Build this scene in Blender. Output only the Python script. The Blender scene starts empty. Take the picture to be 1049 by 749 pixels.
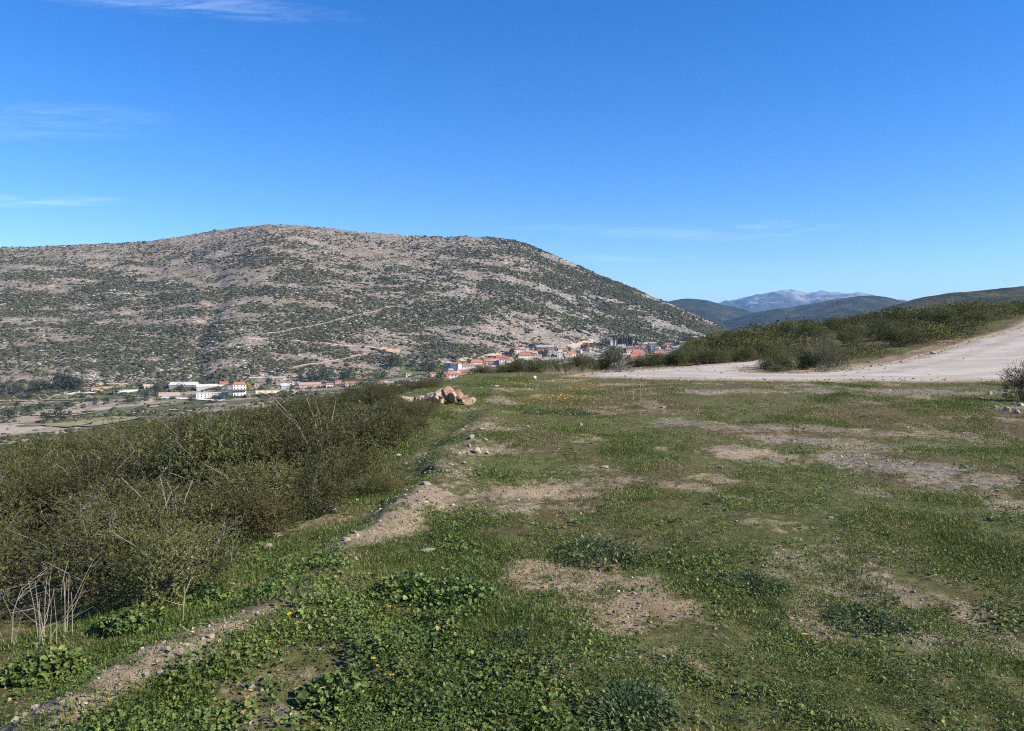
import bpy, bmesh, math, random
import numpy as np
from mathutils import Vector, Matrix
from mathutils.geometry import delaunay_2d_cdt

random.seed(7)
RNG = np.random.default_rng(7)
SC = bpy.context.scene
COL = SC.collection

# ------------------------------------------------------------------ camera
W_PX, H_PX, F_PX, EYE = 1049.0, 749.0, 777.0, 1.65
PITCH = math.atan(29.5 / F_PX)
cam_d = bpy.data.cameras.new('camera')
cam_d.sensor_width = 36.0
cam_d.lens = 36.0 * F_PX / W_PX
cam_d.clip_start = 0.05
cam_d.clip_end = 80000
cam = bpy.data.objects.new('camera', cam_d)
cam.location = (0, 0, EYE)
cam.rotation_euler = (math.radians(90) - PITCH, 0, 0)
COL.objects.link(cam)
SC.camera = cam

# ------------------------------------------------------------------ light
SUN_EL, SUN_AZ = math.radians(34), math.radians(108)   # azimuth measured from +Y towards +X
SKY_STRENGTH, SUN_STRENGTH, EXPOSURE = 0.088, 5.0, 0.95
sun_d = bpy.data.lights.new('sun', 'SUN')
sun_d.energy = SUN_STRENGTH
sun_d.angle = math.radians(0.5)
sun_d.color = (1.0, 0.92, 0.79)
sun = bpy.data.objects.new('sun', sun_d)
to_sun = Vector((math.sin(SUN_AZ) * math.cos(SUN_EL), math.cos(SUN_AZ) * math.cos(SUN_EL), math.sin(SUN_EL)))
sun.rotation_euler = to_sun.to_track_quat('Z', 'Y').to_euler()
COL.objects.link(sun)
VS = SC.view_settings
SC.display_settings.display_device = 'sRGB'
VS.view_transform = 'Standard'
VS.look = 'None'
VS.exposure = EXPOSURE
VS.gamma = 1.0
VS.use_curve_mapping = False
SC.cycles.use_denoising = False
SC.cycles.use_adaptive_sampling = False
SC.cycles.pixel_filter_type = 'BLACKMAN_HARRIS'
SC.cycles.filter_width = 1.1
SC.cycles.max_bounces = 5
SC.cycles.diffuse_bounces = 2
SC.cycles.glossy_bounces = 1
SC.cycles.transmission_bounces = 3
SC.cycles.volume_bounces = 0
SC.cycles.transparent_max_bounces = 6


class NT:
    """small node helper"""
    def __init__(s, tree):
        s.t = tree

    def n(s, typ, **kw):
        nd = s.t.nodes.new(typ)
        for k, v in kw.items():
            setattr(nd, k, v)
        return nd

    def link(s, a, b):
        s.t.links.new(a, b)

    def put(s, sock, v):
        if hasattr(v, 'is_output'):
            s.link(v, sock)
        elif isinstance(v, (tuple, list)):
            sock.default_value = tuple(v) + ((1.0,) if len(v) == 3 and len(sock.default_value) == 4 else ())
        else:
            sock.default_value = v

    def math(s, op, a, b=0.0, c=None, clamp=False):
        nd = s.n('ShaderNodeMath', operation=op, use_clamp=clamp)
        s.put(nd.inputs[0], a)
        s.put(nd.inputs[1], b)
        if c is not None:
            s.put(nd.inputs[2], c)
        return nd.outputs[0]

    def mix(s, f, a, b, blend='MIX'):
        nd = s.n('ShaderNodeMix', data_type='RGBA', blend_type=blend)
        s.put(nd.inputs[0], f)
        s.put(nd.inputs[6], a)
        s.put(nd.inputs[7], b)
        return nd.outputs[2]

    def noise(s, vec, scale, detail=4, rough=0.55, dist=0.0):
        nd = s.n('ShaderNodeTexNoise')
        if vec is not None:
            s.link(vec, nd.inputs['Vector'])
        nd.inputs['Scale'].default_value = scale
        nd.inputs['Detail'].default_value = detail
        nd.inputs['Roughness'].default_value = rough
        nd.inputs['Distortion'].default_value = dist
        return nd.outputs[0]

    def ramp(s, f, stops, interp='LINEAR'):
        nd = s.n('ShaderNodeValToRGB')
        nd.color_ramp.interpolation = interp
        el = nd.color_ramp.elements
        while len(el) < len(stops):
            el.new(0.5)
        for e, (p, c) in zip(el, stops):
            e.position = p
            if not isinstance(c, (tuple, list)):
                c = (c, c, c)
            e.color = tuple(c) + (1.0,)
        s.link(f, nd.inputs[0])
        return nd.outputs[0]

    def attr(s, name):
        nd = s.n('ShaderNodeAttribute', attribute_name=name)
        return nd.outputs['Fac']

    def coord(s, which='Object'):
        return s.n('ShaderNodeTexCoord').outputs[which]

    def bump(s, h, strength, dist):
        nd = s.n('ShaderNodeBump')
        nd.inputs['Strength'].default_value = strength
        nd.inputs['Distance'].default_value = dist
        s.link(h, nd.inputs['Height'])
        return nd.outputs[0]


def material(name, rough=0.8, spec=0.3):
    m = bpy.data.materials.new(name)
    m.use_nodes = True
    nt = NT(m.node_tree)
    b = m.node_tree.nodes['Principled BSDF']
    b.inputs['Roughness'].default_value = rough
    b.inputs['Specular IOR Level'].default_value = spec
    return m, nt, b


# world: Nishita sky with a few wisps of cirrus
world = bpy.data.worlds.new('World')
SC.world = world
world.use_nodes = True
wt = NT(world.node_tree)
bg = world.node_tree.nodes['Background']
sky = wt.n('ShaderNodeTexSky', sky_type='NISHITA')
sky.sun_disc = False
sky.sun_elevation = SUN_EL
sky.sun_rotation = SUN_AZ
sky.altitude = 1500
sky.air_density = 1.0
sky.dust_density = 0.0
sky.ozone_density = 3.0
hs = wt.n('ShaderNodeHueSaturation')
hs.inputs['Saturation'].default_value = 1.37
hs.inputs['Value'].default_value = 1.24
hs.inputs['Hue'].default_value = 0.511
wt.link(sky.outputs[0], hs.inputs['Color'])
gen = wt.coord('Generated')
sep = wt.n('ShaderNodeSeparateXYZ')
wt.link(gen, sep.inputs[0])
gx, gy, gz = sep.outputs
ysafe = wt.math('MAXIMUM', gy, 0.05)
cu = wt.math('DIVIDE', gx, ysafe)
cv = wt.math('DIVIDE', gz, ysafe)
cmb = wt.n('ShaderNodeCombineXYZ')
wt.link(wt.math('MULTIPLY_ADD', cv, 0.5, wt.math('MULTIPLY', cu, 3.0)), cmb.inputs[0])
wt.link(wt.math('MULTIPLY', cv, 26.0), cmb.inputs[1])
cn = wt.noise(cmb.outputs[0], 2.6, 8, 0.68, 1.2)
cn = wt.ramp(cn, [(0.40, 0.0), (0.75, 1.0)])
tot = None
for (a, b_, ra, rb, st, tilt) in ((-0.45, 0.435, 0.27, 0.020, 0.22, -0.09), (-0.62, 0.280, 0.20, 0.030, 0.12, 0.0),
                                  (-0.62, 0.178, 0.13, 0.010, 0.28, 0.0), (0.20, 0.136, 0.22, 0.012, 0.16, -0.03),
                                  (0.36, 0.145, 0.08, 0.009, 0.26, 0.0), (0.16, 0.104, 0.10, 0.008, 0.16, 0.0)):
    du = wt.math('SUBTRACT', cu, a)
    dv = wt.math('SUBTRACT', wt.math('SUBTRACT', cv, b_), wt.math('MULTIPLY', du, tilt))
    d2 = wt.math('ADD', wt.math('POWER', wt.math('DIVIDE', du, ra), 2.0), wt.math('POWER', wt.math('DIVIDE', dv, rb), 2.0))
    w = wt.math('MULTIPLY', wt.math('SUBTRACT', 1.0, d2, clamp=True), st)
    tot = w if tot is None else wt.math('ADD', tot, w)
cf = wt.math('MULTIPLY', tot, cn, clamp=True)
wt.link(wt.mix(cf, hs.outputs[0], (9.5, 10.0, 10.8)), bg.inputs['Color'])
bg.inputs['Strength'].default_value = SKY_STRENGTH


# ------------------------------------------------------------------ numeric helpers
def sm(a, b, x):
    t = np.clip((np.asarray(x, float) - a) / (b - a), 0, 1)
    return t * t * (3 - 2 * t)


def _hash(ix, iy, seed):
    h = (ix.astype(np.int64) * 374761393 + iy.astype(np.int64) * 668265263 + seed * 1442695041) & 0xFFFFFFFF
    h = ((h ^ (h >> 13)) * 1274126177) & 0xFFFFFFFF
    h = h ^ (h >> 16)
    return (h & 0xFFFFFF) / float(0xFFFFFF)


def vnoise(x, y, seed=0):
    x = np.asarray(x, float)
    y = np.asarray(y, float)
    xi, yi = np.floor(x), np.floor(y)
    fx, fy = x - xi, y - yi
    fx = fx * fx * fx * (fx * (fx * 6 - 15) + 10)
    fy = fy * fy * fy * (fy * (fy * 6 - 15) + 10)
    a, b = _hash(xi, yi, seed), _hash(xi + 1, yi, seed)
    c, d = _hash(xi, yi + 1, seed), _hash(xi + 1, yi + 1, seed)
    return (a + (b - a) * fx) * (1 - fy) + (c + (d - c) * fx) * fy


def fbm(x, y, octs=4, seed=0, gain=0.5):
    s, a, tot_ = 0.0, 1.0, 0.0
    for k in range(octs):
        s = s + a * vnoise(x, y, seed + 17 * k)
        tot_ += a
        a *= gain
        x = np.asarray(x) * 2.03 + 13.7
        y = np.asarray(y) * 2.03 - 7.1
    return s / tot_          # 0..1, mean .5


def ray(px, py):
    u = (px - W_PX / 2) / F_PX
    v = (H_PX / 2 - py) / F_PX
    d = np.array([u, math.cos(PITCH) + v * math.sin(PITCH), -math.sin(PITCH) + v * math.cos(PITCH)])
    return d / d[1]          # per metre of depth


# ------------------------------------------------------------------ the land, as functions of x, y (metres)
ROAD_OUT = [(3, 31), (5, 29.6), (8, 28.3), (12, 27.8), (17, 27.9), (20.5, 29.4), (26, 34), (43, 50), (60, 66),
            (54, 72), (37.8, 56), (31.2, 51), (25.8, 46), (20.9, 41), (17.2, 37.9), (15.2, 35.2), (12.8, 33.5),
            (11.2, 33.4), (10.7, 35), (11.7, 38.5), (14.3, 42), (18, 46), (16, 48.5), (12, 44.5), (8.8, 40),
            (5.5, 36), (3.2, 33)]


def smooth_closed(pts, n=6):
    P = np.array(pts, float)
    out = []
    N = len(P)
    for i in range(N):
        p0, p1, p2, p3 = P[i - 1], P[i], P[(i + 1) % N], P[(i + 2) % N]
        for k in range(n):
            t = k / n
            out.append(0.5 * ((2 * p1) + (-p0 + p2) * t + (2 * p0 - 5 * p1 + 4 * p2 - p3) * t * t + (-p0 + 3 * p1 - 3 * p2 + p3) * t ** 3))
    out = np.array(out)
    j = (fbm(out[:, 0] * 1.9, out[:, 1] * 1.9, 4, 91) - 0.5) * 0.9
    j2 = (fbm(out[:, 0] * 1.9, out[:, 1] * 1.9, 4, 57) - 0.5) * 0.9
    return out + np.stack([j, j2], 1)


ROAD_POLY = smooth_closed(ROAD_OUT, 9)


def in_poly(x, y, poly):
    x = np.asarray(x, float)
    y = np.asarray(y, float)
    ins = np.zeros(x.shape, bool)
    n = len(poly)
    j = n - 1
    for i in range(n):
        xi, yi = poly[i]
        xj, yj = poly[j]
        if yi != yj:
            c = ((yi > y) != (yj > y)) & (x < (xj - xi) * (y - yi) / (yj - yi) + xi)
            ins ^= c
        j = i
    return ins


def poly_dist(x, y, poly):
    x = np.asarray(x, float)
    y = np.asarray(y, float)
    best = np.full(x.shape, 1e9)
    n = len(poly)
    for i in range(n):
        a = poly[i]
        b = poly[(i + 1) % n]
        d = b - a
        L = d @ d + 1e-9
        t = np.clip(((x - a[0]) * d[0] + (y - a[1]) * d[1]) / L, 0, 1)
        best = np.minimum(best, np.hypot(x - a[0] - t * d[0], y - a[1] - t * d[1]))
    return best


def crest_x(y):
    return 0.5 * (fbm(np.asarray(y, float) / 1.3, np.zeros(np.shape(y)) + 3.3, 3, 19) - 0.5) + np.interp(y, [-40, 0, 3, 4.2, 7, 12, 16, 19, 22, 28, 36, 60, 100], [-3, -2.5, -2.0, -1.6, -1.2, -1.0, -1.9, -2.9, -3.0, -3.0, -3.4, -5, -6])


U_R = [0.12, 0.226, 0.30, 0.355, 0.42, 0.483, 0.522, 0.60, 0.675, 0.9, 1.5]
Z_R = [-2.5, -1.4, 0.0, 1.2, 2.7, 4.4, 6.6, 8.4, 10.2, 14.0, 17.0]
D_R = [110, 110, 130, 160, 190, 215, 230, 250, 265, 300, 330]


def valley_floor(x, y):
    return -58 + 0.06 * np.clip(x, -600, 500) + 0.012 * np.clip(y, 0, 1500) + 6 * (fbm(x / 180, y / 180, 3, 5) - 0.5)


def land_base(x, y):
    x = np.asarray(x, float)
    y = np.asarray(y, float)
    ys = np.maximum(y, 0.5)
    u = x / ys
    dl = np.maximum(0, crest_x(y) - x)
    left = 0.14 * (1 - np.exp(-dl / 0.55)) + 0.15 * dl + 0.0075 * np.maximum(0, dl - 14) ** 2
    yb = 24 + 10 * sm(-0.13, -0.04, u) + 9 * sm(0.06, 0.2, u)
    db = np.maximum(0, y - yb)
    back = 0.05 * db + 0.006 * db ** 2
    zl = -(left + back)
    zl = np.maximum(zl, -400)
    # rise on the right, with the road climbing it
    rr = 2.15 * (np.clip(x - 13, 0, 30) / 24) ** 1.2 * np.clip((y - 30) / 25, 0, 1.1)
    zr = np.interp(u, U_R, Z_R)
    dr = np.interp(u, U_R, D_R)
    t = np.clip((y - 40) / (dr - 40), 0, None)
    hill = np.where(t < 1, zr * np.minimum(t, 1) ** 1.25, zr - 0.05 * (t - 1) * (dr - 40))
    right = rr * (1 - 0.75 * np.clip(t, 0, 1)) + hill
    w = sm(0.13, 0.24, u) * (y > 1)
    z = zl * (1 - w) + right * w
    return np.maximum(z, valley_floor(x, y))


def strip_x(y):
    return np.interp(y, [2, 3.25, 3.72, 4.2, 5.96, 6.93, 8.0, 10.7, 12.8, 16, 20], [-2.3, -1.98, -1.79, -1.54, -1.34, -1.11, -0.87, -0.75, -0.65, -0.5, -0.6])


def land(x, y):
    """near land with its small-scale relief"""
    x = np.asarray(x, float)
    y = np.asarray(y, float)
    z = land_base(x, y)
    r = np.hypot(x, y)
    z = z + 0.16 * (fbm(x / 3.2, y / 3.2, 3, 3) - 0.5) * sm(1.0, 6, r) + 0.07 * (fbm(x / 0.55, y / 0.55, 3, 21) - 0.5)
    z = z + 0.022 * (fbm(x / 0.11, y / 0.11, 3, 33) - 0.5)
    dl = crest_x(y) - x
    z = z + (0.065 * np.exp(-((x - strip_x(y)) / 0.34) ** 2) - 0.07 * np.exp(-((x - strip_x(y) + 0.55) / 0.3) ** 2)) * (0.2 + 1.6 * fbm(x * 1.1, y * 1.1, 3, 44)) * sm(2, 4, y) * sm(22, 12, y)
    z = z + (r > 60) * 2.0 * (fbm(x / 25, y / 25, 3, 9) - 0.5) * sm(60, 140, r)
    return z


# the big hill across the valley
HILL_PX = [(-420, 262), (-150, 256), (0, 253), (70, 251), (130, 248), (170, 244), (230, 235), (265, 231), (290, 230), (330, 233),
           (380, 239), (440, 243), (490, 242), (515, 244), (545, 252), (600, 276), (650, 296), (700, 318), (760, 345), (800, 360), (840, 372)]
_hu = np.array([(p - W_PX / 2) / F_PX for p, _ in HILL_PX])
_hdr = np.interp(_hu, [-1.2, -0.3, 0.0, 0.2, 0.4], [2050, 2000, 1950, 1800, 1720])
_hz = np.array([EYE + d * ray(p, q)[2] for (p, q), d in zip(HILL_PX, _hdr)])


def hill_df(u):
    return np.interp(u, [-1.2, -0.35, -0.07, 0.15, 0.25, 0.4], [1000, 1000, 1150, 1400, 1480, 1600])


def hill_z(x, y):
    x = np.asarray(x, float)
    y = np.asarray(y, float)
    u = x / np.maximum(y, 1)
    df = hill_df(u)
    dr = np.interp(u, _hu, _hdr)
    k = np.stack([np.interp(u + o, _hu, _hz) for o in (-0.02, -0.01, 0, 0.01, 0.02)]).mean(0)
    t = (y - df) / (dr - df)
    zf = valley_floor(x, df * np.ones_like(x)) - 3
    s = np.where(t <= 1, np.clip(t, 0, 1) ** 1.12, 1 - 0.5 * (t - 1) ** 2 - 0.35 * (t - 1))
    z = zf + (k - zf) * s
    env = np.clip(t, 0, 1) * (1 - 0.8 * sm(0.75, 1.0, t))
    z = z + env * (46 * (fbm(u * 9, t * 2.2 + u * 2, 4, 60) - 0.5) + 14 * (fbm(x / 60, y / 60, 4, 61) - 0.5))
    z = z + 3.0 * (fbm(x / 22, y / 22, 3, 62) - 0.5) * sm(0, 0.1, t)
    g = u + 0.40 + 0.015 * np.sin(t * 9)
    z = z - 6 * np.exp(-(g / 0.014) ** 2) * sm(0, .1, t) * (1 - sm(0.5, 0.8, t))
    z = np.minimum(z, np.maximum(k, zf) + 40)
    z = np.where(k < zf + 1, np.minimum(z, zf), z)
    return np.where(t < -0.02, -500, z)


def far_land(x, y):
    return np.maximum(land(x, y), hill_z(x, y))


def hit(px, py, fn=land, dmin=1.5, dmax=2400, n=6000):
    d = ray(px, py)
    D = np.exp(np.linspace(math.log(dmin), math.log(dmax), n))
    z = fn(D * d[0], D)
    below = (EYE + D * d[2]) <= z
    if not below.any():
        return None
    i = int(np.argmax(below))
    return np.array([D[i] * d[0], D[i], z[i]])


# ------------------------------------------------------------------ mesh and object helpers
def mesh_np(name, V, F, mat=None, smooth=False, face_attr=None, vert_attr=None, uv=None):
    V = np.ascontiguousarray(V, np.float32)
    me = bpy.data.meshes.new(name)
    if isinstance(F, np.ndarray):
        nf, k = F.shape
        loops = F.ravel().astype(np.int32)
        starts = np.arange(0, nf * k, k, dtype=np.int32)
    else:                                    # list of arrays with differing sides
        loops = np.concatenate([f.ravel() for f in F]).astype(np.int32)
        sizes = np.concatenate([np.full(len(f), f.shape[1]) for f in F])
        starts = np.concatenate([[0], np.cumsum(sizes)[:-1]]).astype(np.int32)
        nf = len(sizes)
    me.vertices.add(len(V))
    me.vertices.foreach_set('co', V.ravel())
    me.loops.add(len(loops))
    me.loops.foreach_set('vertex_index', loops)
    me.polygons.add(nf)
    me.polygons.foreach_set('loop_start', starts)
    if smooth:
        me.polygons.foreach_set('use_smooth', np.ones(nf, bool))
    me.update(calc_edges=True)
    me.validate()
    if not smooth:
        me.shade_flat()
    for nm, arr in (face_attr or {}).items():
        a = me.attributes.new(nm, 'FLOAT', 'FACE')
        a.data.foreach_set('value', np.ascontiguousarray(arr, np.float32))
    for nm, arr in (vert_attr or {}).items():
        a = me.attributes.new(nm, 'FLOAT', 'POINT')
        a.data.foreach_set('value', np.ascontiguousarray(arr, np.float32))
    for m in (mat if isinstance(mat, (list, tuple)) else [mat] if mat else []):
        me.materials.append(m)
    return me


def obj(name, me, parent=None, loc=None, kind=None, label=None, cat=None, group=None):
    o = bpy.data.objects.new(name, me)
    COL.objects.link(o)
    if parent:
        o.parent = parent
    if loc is not None:
        o.location = loc
    if kind:
        o['kind'] = kind
    if label:
        o['label'] = label
    if cat:
        o['category'] = cat
    if group:
        o['group'] = group
    return o


def thing(name, label, cat, loc=(0, 0, 0), rz=0.0, group=None):
    o = obj(name, None, None, loc, None, label, cat, group)
    o.empty_display_size = 0.2
    o.rotation_euler = (0, 0, rz)
    return o


def dup(src, loc, rz=0.0, scale=(1, 1, 1), label=None, group=None, tilt=(0, 0)):
    r = src.copy()
    COL.objects.link(r)
    r.location = loc
    r.rotation_euler = (tilt[0], tilt[1], rz)
    r.scale = scale
    if label:
        r['label'] = label
    if group:
        r['group'] = group
    for ch in list(src.children):
        c = ch.copy()
        COL.objects.link(c)
        c.parent = r
        for g in list(ch.children):
            d = g.copy()
            COL.objects.link(d)
            d.parent = c
    return r


def rot_z(a):
    c, s = np.cos(a), np.sin(a)
    o, i = np.zeros_like(c), np.ones_like(c)
    return np.stack([np.stack([c, -s, o], -1), np.stack([s, c, o], -1), np.stack([o, o, i], -1)], -2)


def rot_x(a):
    c, s = np.cos(a), np.sin(a)
    o, i = np.zeros_like(c), np.ones_like(c)
    return np.stack([np.stack([i, o, o], -1), np.stack([o, c, -s], -1), np.stack([o, s, c], -1)], -2)


def rot_y(a):
    c, s = np.cos(a), np.sin(a)
    o, i = np.zeros_like(c), np.ones_like(c)
    return np.stack([np.stack([c, o, s], -1), np.stack([o, i, o], -1), np.stack([-s, o, c], -1)], -2)


def stamp(tv, tf, M, P):
    """copies of a template (verts tv, faces tf) into one vertex / face array"""
    n, v = len(P), len(tv)
    V = np.einsum('nij,vj->nvi', M, tv) + P[:, None, :]
    F = tf[None] + (np.arange(n) * v)[:, None, None]
    return V.reshape(-1, 3), F.reshape(-1, tf.shape[1])


def ico(sub):
    bm = bmesh.new()
    bmesh.ops.create_icosphere(bm, subdivisions=sub, radius=1)
    V = np.array([v.co[:] for v in bm.verts])
    F = np.array([[v.index for v in f.verts] for f in bm.faces])
    bm.free()
    return V, F


ICO1, ICO2, ICO3, ICO4 = ico(1), ico(2), ico(3), ico(4)


def tubes(paths, sides=4):
    """paths: list of (points (n,3), radii (n,)) -> V, F quads"""
    Vs, Fs, off = [], [], 0
    for P, R in paths:
        P = np.asarray(P, float)
        n = len(P)
        T = np.gradient(P, axis=0)
        T /= np.linalg.norm(T, axis=1, keepdims=True) + 1e-9
        ref = np.array([0.31, 0.95, 0.1]) if abs(T[0][2]) > 0.6 else np.array([0, 0, 1.0])
        A = np.cross(T, ref)
        A /= np.linalg.norm(A, axis=1, keepdims=True) + 1e-9
        B = np.cross(T, A)
        ang = np.arange(sides) * 2 * math.pi / sides
        ring = A[:, None] * np.cos(ang)[None, :, None] + B[:, None] * np.sin(ang)[None, :, None]
        V = P[:, None] + ring * np.asarray(R)[:, None, None]
        Vs.append(V.reshape(-1, 3))
        i = np.arange(n - 1)[:, None] * sides
        j = np.arange(sides)[None]
        j2 = (j + 1) % sides
        F = np.stack([i + j, i + j2, i + sides + j2, i + sides + j], -1).reshape(-1, 4) + off
        Fs.append(F)
        off += n * sides
    return np.concatenate(Vs), np.concatenate(Fs)


# ------------------------------------------------------------------ materials
def leaf_mat(name, stops, transl=0.25, rough=0.55, spec=0.25, objvar=0.25):
    m, t, b = material(name, rough, spec)
    c = t.ramp(t.attr('tone'), stops)
    oi = t.n('ShaderNodeObjectInfo')
    h = t.n('ShaderNodeHueSaturation')
    t.link(c, h.inputs['Color'])
    t.link(t.math('MULTIPLY_ADD', oi.outputs['Random'], 0.03, 0.485), h.inputs['Hue'])
    t.link(t.math('MULTIPLY_ADD', oi.outputs['Random'], objvar * 2, 1 - objvar), h.inputs['Value'])
    t.link(h.outputs[0], b.inputs['Base Color'])
    tr = t.n('ShaderNodeBsdfTranslucent')
    t.link(t.mix(0.5, h.outputs[0], (0.16, 0.17, 0.03)), tr.inputs['Color'])
    mx = t.n('ShaderNodeMixShader')
    mx.inputs[0].default_value = transl
    out = m.node_tree.nodes['Material Output']
    t.link(b.outputs[0], mx.inputs[1])
    t.link(tr.outputs[0], mx.inputs[2])
    t.link(mx.outputs[0], out.inputs['Surface'])
    return m


M = {}
M['oak_leaf'] = leaf_mat('oak_leaf', [(0, (0.036, 0.037, 0.013)), (0.45, (0.084, 0.087, 0.027)), (0.85, (0.145, 0.138, 0.048)), (1, (0.24, 0.19, 0.095))], 0.18, objvar=0.36)
M['green_leaf'] = leaf_mat('green_leaf', [(0, (0.034, 0.042, 0.013)), (0.5, (0.092, 0.102, 0.031)), (1, (0.20, 0.188, 0.075))], 0.2, objvar=0.34)
M['grey_leaf'] = leaf_mat('grey_leaf', [(0, (0.05, 0.052, 0.028)), (0.6, (0.10, 0.098, 0.052)), (1, (0.17, 0.155, 0.09))], 0.2)
M['grass'] = leaf_mat('grass_blade', [(0, (0.044, 0.070, 0.013)), (0.38, (0.098, 0.140, 0.025)), (0.60, (0.170, 0.186, 0.048)), (0.80, (0.24, 0.18, 0.085)), (1, (0.42, 0.34, 0.20))], 0.3, 0.5, 0.3, 0)
M['weed'] = leaf_mat('weed_leaf', [(0, (0.042, 0.074, 0.014)), (0.5, (0.098, 0.155, 0.031)), (0.85, (0.190, 0.245, 0.068)), (1, (0.34, 0.27, 0.09))], 0.25, 0.5, 0.28, 0.1)
M['weed_blue'] = leaf_mat('weed_leaf_bluish', [(0, (0.042, 0.070, 0.020)), (0.6, (0.080, 0.122, 0.036)), (1, (0.145, 0.185, 0.065))], 0.2, 0.45, 0.35, 0.1)
M['slope_leaf'] = leaf_mat('slope_leaf', [(0, (0.026, 0.032, 0.011)), (0.5, (0.088, 0.098, 0.030)), (1, (0.19, 0.182, 0.072))], 0.1, 0.85, 0.08, 0)
M['petal'] = leaf_mat('yellow_petal', [(0, (0.62, 0.40, 0.01)), (1, (0.80, 0.60, 0.02))], 0.25, 0.6, 0.2, 0)
M['orange_petal'] = leaf_mat('orange_petal', [(0, (0.75, 0.28, 0.01)), (1, (0.80, 0.36, 0.015))], 0.25, 0.6, 0.2, 0)
M['cypress_leaf'] = leaf_mat('cypress_leaf', [(0, (0.010, 0.018, 0.010)), (1, (0.030, 0.045, 0.022))], 0.1)
M['tree_leaf'] = leaf_mat('tree_leaf', [(0, (0.020, 0.030, 0.014)), (1, (0.062, 0.075, 0.034))], 0.15)
M['yellow_leaf'] = leaf_mat('yellow_leaf', [(0, (0.30, 0.22, 0.01)), (1, (0.55, 0.42, 0.03))], 0.25, objvar=0)


def plain(name, col, rough=0.8, var=0.25, scale=3.0, spec=0.25, bump=0.0):
    m, t, b = material(name, rough, spec)
    n = t.noise(t.coord(), scale, 5, 0.6)
    lo = tuple(c * (1 - var) for c in col)
    hi = tuple(min(1, c * (1 + var)) for c in col)
    t.link(t.ramp(n, [(0.3, lo), (0.7, hi)]), b.inputs['Base Color'])
    if bump:
        t.link(t.bump(n, 0.6, bump), b.inputs['Normal'])
    return m


M['bark'] = plain('bark', (0.10, 0.085, 0.065), 0.9, 0.4, 30)
M['twig'] = plain('dry_twig', (0.20, 0.18, 0.145), 0.9, 0.35, 40)
M['dead'] = plain('dead_wood', (0.29, 0.26, 0.215), 0.85, 0.3, 40)
M['straw'] = plain('dry_stalk', (0.36, 0.29, 0.19), 0.85, 0.3, 40)


def rock_mat(name, cols, scale=5.0):
    m, t, b = material(name, 0.9, 0.2)
    co = t.coord()
    n1 = t.noise(co, scale, 6, 0.65, 0.3)
    n2 = t.noise(co, scale * 5, 5, 0.7)
    c = t.ramp(n1, [(0.3, cols[0]), (0.5, cols[1]), (0.7, cols[2])])
    c = t.mix(0.5, c, t.ramp(n2, [(0.3, (0.45, 0.45, 0.45)), (0.65, (1.0, 1.0, 1.0))]), 'MULTIPLY')
    t.link(c, b.inputs['Base Color'])
    t.link(t.bump(n2, 0.7, 0.02), b.inputs['Normal'])
    return m


M['limestone'] = rock_mat('limestone', [(0.24, 0.21, 0.17), (0.38, 0.34, 0.28), (0.50, 0.46, 0.39)])
M['white_rock'] = rock_mat('white_rock', [(0.38, 0.33, 0.26), (0.52, 0.47, 0.39), (0.62, 0.58, 0.50)])
M['tan_rock'] = rock_mat('tan_rock', [(0.30, 0.21, 0.14), (0.43, 0.33, 0.24), (0.55, 0.47, 0.38)])
M['red_rock'] = rock_mat('red_rock', [(0.27, 0.14, 0.085), (0.38, 0.22, 0.14), (0.48, 0.36, 0.27)])


def ground_mat():
    m, t, b = material('turf_and_soil', 0.95, 0.15)
    co = t.coord()
    bare = t.attr('bare')
    grav = t.attr('gravel')
    dry = t.attr('dry')
    road = t.attr('verge')
    fine = t.noise(co, 9.0, 8, 0.7)
    grain = t.noise(co, 70.0, 4, 0.7)
    mid = t.noise(co, 1.7, 5, 0.6)
    vor = t.n('ShaderNodeTexVoronoi')
    vor.inputs['Scale'].default_value = 26.0
    t.link(co, vor.inputs['Vector'])
    turf = t.ramp(fine, [(0.30, (0.040, 0.044, 0.015)), (0.50, (0.092, 0.098, 0.030)), (0.70, (0.175, 0.150, 0.068))])
    turf = t.mix(dry, turf, t.ramp(fine, [(0.3, (0.058, 0.042, 0.020)), (0.6, (0.130, 0.094, 0.048)), (0.8, (0.23, 0.175, 0.100))]))
    soil = t.ramp(mid, [(0.3, (0.29, 0.205, 0.118)), (0.55, (0.40, 0.295, 0.182)), (0.75, (0.48, 0.38, 0.25))])
    soil = t.mix(0.55, soil, t.ramp(grain, [(0.3, (0.45, 0.42, 0.38)), (0.6, (1.0, 1.0, 1.0))]), 'MULTIPLY')
    gr = t.mix(0.6, t.ramp(fine, [(0.3, (0.17, 0.142, 0.105)), (0.65, (0.33, 0.285, 0.22))]),
               t.ramp(vor.outputs['Color'], [(0.2, (0.55, 0.53, 0.50)), (0.8, (1.0, 1.0, 1.0))]), 'MULTIPLY')
    soil = t.mix(grav, soil, gr)
    f = t.math('ADD', bare, t.math('MULTIPLY', t.math('SUBTRACT', fine, 0.5), 1.7))
    f = t.ramp(f, [(0.25, 0.0), (0.75, 1.0)])
    c = t.mix(f, turf, soil)
    c = t.mix(road, c, t.mix(fine, (0.33, 0.22, 0.14), (0.46, 0.36, 0.26)))
    t.link(c, b.inputs['Base Color'])
    h = t.math('ADD', t.math('MULTIPLY', fine, 0.6), t.math('MULTIPLY', grain, 0.35))
    t.link(t.bump(h, 0.9, 0.05), b.inputs['Normal'])
    return m


M['ground'] = ground_mat()


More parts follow.
